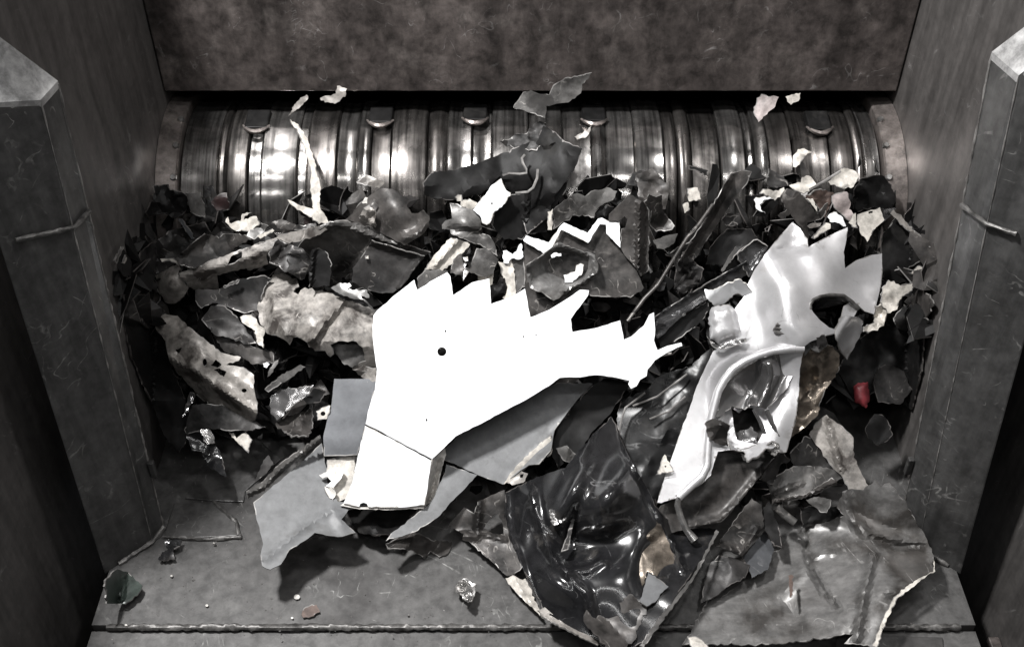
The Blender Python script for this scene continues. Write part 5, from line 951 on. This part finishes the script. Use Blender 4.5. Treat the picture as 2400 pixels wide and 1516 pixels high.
S('black_disc', px('R', (1350, 1290), (1375, 1240), (1400, 1212), (1440, 1215), (1475, 1255), (1500, 1325), (1470, 1360), (1420, 1382), (1370, 1352)), .018, M['black'], 'black rounded disc lying on the floor at the right', 'disc', sp=6, noise=(.004, 30), sharp=60, edge='edge_d')
S('dark_floor_scrap', px('R', (1420, 960), (1480, 940), (1560, 980), (1600, 1080), (1540, 1160), (1420, 1150), (1390, 1050)), .0, M['dark'], 'broad dark sheet on the floor beside the red cap', 'sheet', sp=8, noise=(.004, 50), edge='edge_d')
S('shade_sheet', px('T', (285, 730), (345, 735), (385, 790), (405, 870), (440, 950), (450, 1010), (420, 1060), (385, 1020), (350, 930), (310, 840)), .0, M['black'], 'added black sheet standing for the shade between the left post and the heap', 'shade sheet', sp=8, noise=(.010, 50), crumple=(2, .2), edge='edge_d')  # added sheet: its black colour stands in for the unlit gap
S('shade_sheet', px('T', (1955, 880), (2000, 800), (2080, 760), (2165, 770), (2160, 870), (2135, 960), (2070, 900), (2000, 960)), -.01, M['black'], 'added black sheet standing for the shade between the right post and the heap', 'shade sheet', sp=8, noise=(.010, 50), crumple=(2, .2), edge='edge_d')  # second added sheet, darkens the void by the right post
# ---- loose things on the floor
S('foil_cup', px('G', (128, 1045), (160, 985), (210, 950), (300, 1000), (288, 1080), (270, 1142), (215, 1135), (170, 1090)), .035, M['foil'], 'small crushed metal cup on the floor left of the glossy black housing', 'cup', sp=4, noise=(.006, 18), feats=[('bump', px('G', (190, 1020))[0], 12, 10, 0, -.025)])
S('foil_crinkle', px('G', (165, 1080), (220, 1075), (270, 1110), (262, 1145), (215, 1140)), .045, M['foil'], 'crinkled foil rim', parent=bpy.data.objects['foil_cup'], sp=3, noise=(.006, 8), crumple=(4, .5))
S('green_sheet', px('L', (112, 1105), (150, 1060), (180, 1040), (230, 1052), (320, 1130), (300, 1172), (225, 1235), (120, 1232)), .025, M['green'], 'dark green scrap of sheet at the foot of the left post', 'sheet', sp=6, noise=(.003, 40), feats=[('ridge', px('L', (222, 1060), (205, 1210)), .010, 6)])
S('black_clip', px('L', (440, 882), (500, 872), (545, 870), (532, 912), (490, 930), (505, 980), (440, 992), (408, 982), (432, 942), (470, 930), (450, 910)), .014, M['gloss'], 'small black clip on the floor beside the left post', 'clip', sp=4, noise=(.004, 15), edge='edge')
S('copper_disc', px('L', (1215, 1295), (1240, 1250), (1300, 1238), (1320, 1280), (1270, 1305), (1225, 1312)), .008, M['copper'], 'flat copper-brown disc on the floor at the front', 'disc', sp=5, noise=(.002, 30))
crumbs = [((1190, 1195), 12, 'bright crumb beside the copper-brown disc on the floor'), ((683, 1243), 6, 'tiny white crumb on the bare floor at the left front'), ((485, 1077), 5, 'tiny crumb near the foot of the left post'),
          ((725, 892), 5, 'tiny crumb just in front of the welded floor plate'), ((228, 1353), 5, 'tiny crumb by the front floor weld at the left'), ((1163, 1313), 5, 'tiny crumb left of the copper-brown disc'), ((1818, 1297), 4, 'tiny crumb on the floor in front of the spiky shadow')]
for c, r, lb in crumbs:
    S('crumb', circ('L', c[0], c[1], r * 1.5, r * 1.2, 7), .006, M['white_edge'], lb, 'crumb', group='crumbs on the floor', sp=3, noise=(.002, 6), thick=.004, jit=1)

# ---- scraps thrown up in front of the rotor and the back wall
S('flying_sheet', px('O', (1385, 278), (1420, 230), (1450, 182), (1500, 170), (1560, 195), (1620, 200), (1642, 140), (1720, 92), (1800, 82), (1892, 58), (1870, 100), (1830, 132), (1822, 190), (1742, 250), (1600, 270), (1592, 352), (1460, 302), (1410, 292)), .04, M['midgrey'], 'ragged grey sheet caught between the rotor and the back wall', 'sheet', sp=6, noise=(.006, 40), crumple=(1, .2))
S('flying_chip', px('O', (138, 222), (190, 205), (240, 192), (248, 142), (312, 160), (302, 212), (235, 258), (170, 250)), .03, M['dirty'], 'beige torn chip at the lower edge of the back wall at the left', 'scrap piece', sp=5, noise=(.005, 25))
S('flying_chip', px('P', (1008, 312), (1030, 220), (1060, 195), (1120, 210), (1172, 215), (1150, 272), (1042, 376)), .02, M['pink'], 'greyish torn chip at the top of the rotor at the right', 'scrap piece', sp=5, noise=(.005, 25))
S('flying_chip', px('P', (1216, 212), (1312, 188), (1300, 240), (1252, 264), (1228, 245)), .02, M['cream'], 'bright cream chip at the top right of the rotor', 'scrap piece', sp=5, noise=(.004, 25))
S('flying_sliver', px('T', (676, 272), (690, 245), (718, 222), (722, 232), (700, 255)), .02, M['dirty'], 'slender pale sliver at the upper left of the rotor', 'scrap piece', sp=4, noise=(.003, 15))
S('curled_chip', px('O', (1780, 470), (1840, 440), (1892, 395), (1885, 430), (1860, 470), (1800, 490)), .03, M['dirty'], 'little curled beige chip in front of the middle of the rotor', 'scrap piece', sp=4, noise=(.004, 15))
S('rotor_rag', px('O', (1450, 450), (1560, 370), (1600, 380), (1600, 470), (1540, 560), (1380, 540), (1300, 500), (1380, 470)), .02, M['dark'], 'dark rag of metal wrapped on the middle of the rotor', 'scrap piece', sp=6, noise=(.01, 25), crumple=(3, .4), jit=2)

def floor_grit():
    rg = random.Random(9); V, Fc = [], []
    for _ in range(420):
        if rg.random() < .5: u, v = rg.uniform(260, 1250), rg.uniform(1180, 1500)
        else: u, v = (rg.uniform(400, 620), rg.uniform(1020, 1300)) if rg.random() < .5 else (rg.uniform(1950, 2230), rg.uniform(1000, 1480))
        c = at_z(u, v, 0.0005); r = rg.uniform(.0006, .0022) * (1.6 if rg.random() < .08 else 1); b0 = len(V)
        for k in range(4):
            t = k * math.pi / 2 + rg.uniform(-.5, .5); V.append(c + np.array([r * math.cos(t) * rg.uniform(.6, 1.6), r * math.sin(t), 0]))
        V.append(c + np.array([0, 0, r * rg.uniform(.5, 1.2)]))
        for k in range(4): Fc.append([b0 + k, b0 + (k + 1) % 4, b0 + 4])
    o = mesh_obj('floor_grit', V, Fc, M['edge'], smooth=False, origin=np.array([0, .3, 0.]))
    tag(o, 'fine pale grit strewn over the steel floor', 'grit', kind='stuff')
floor_grit()
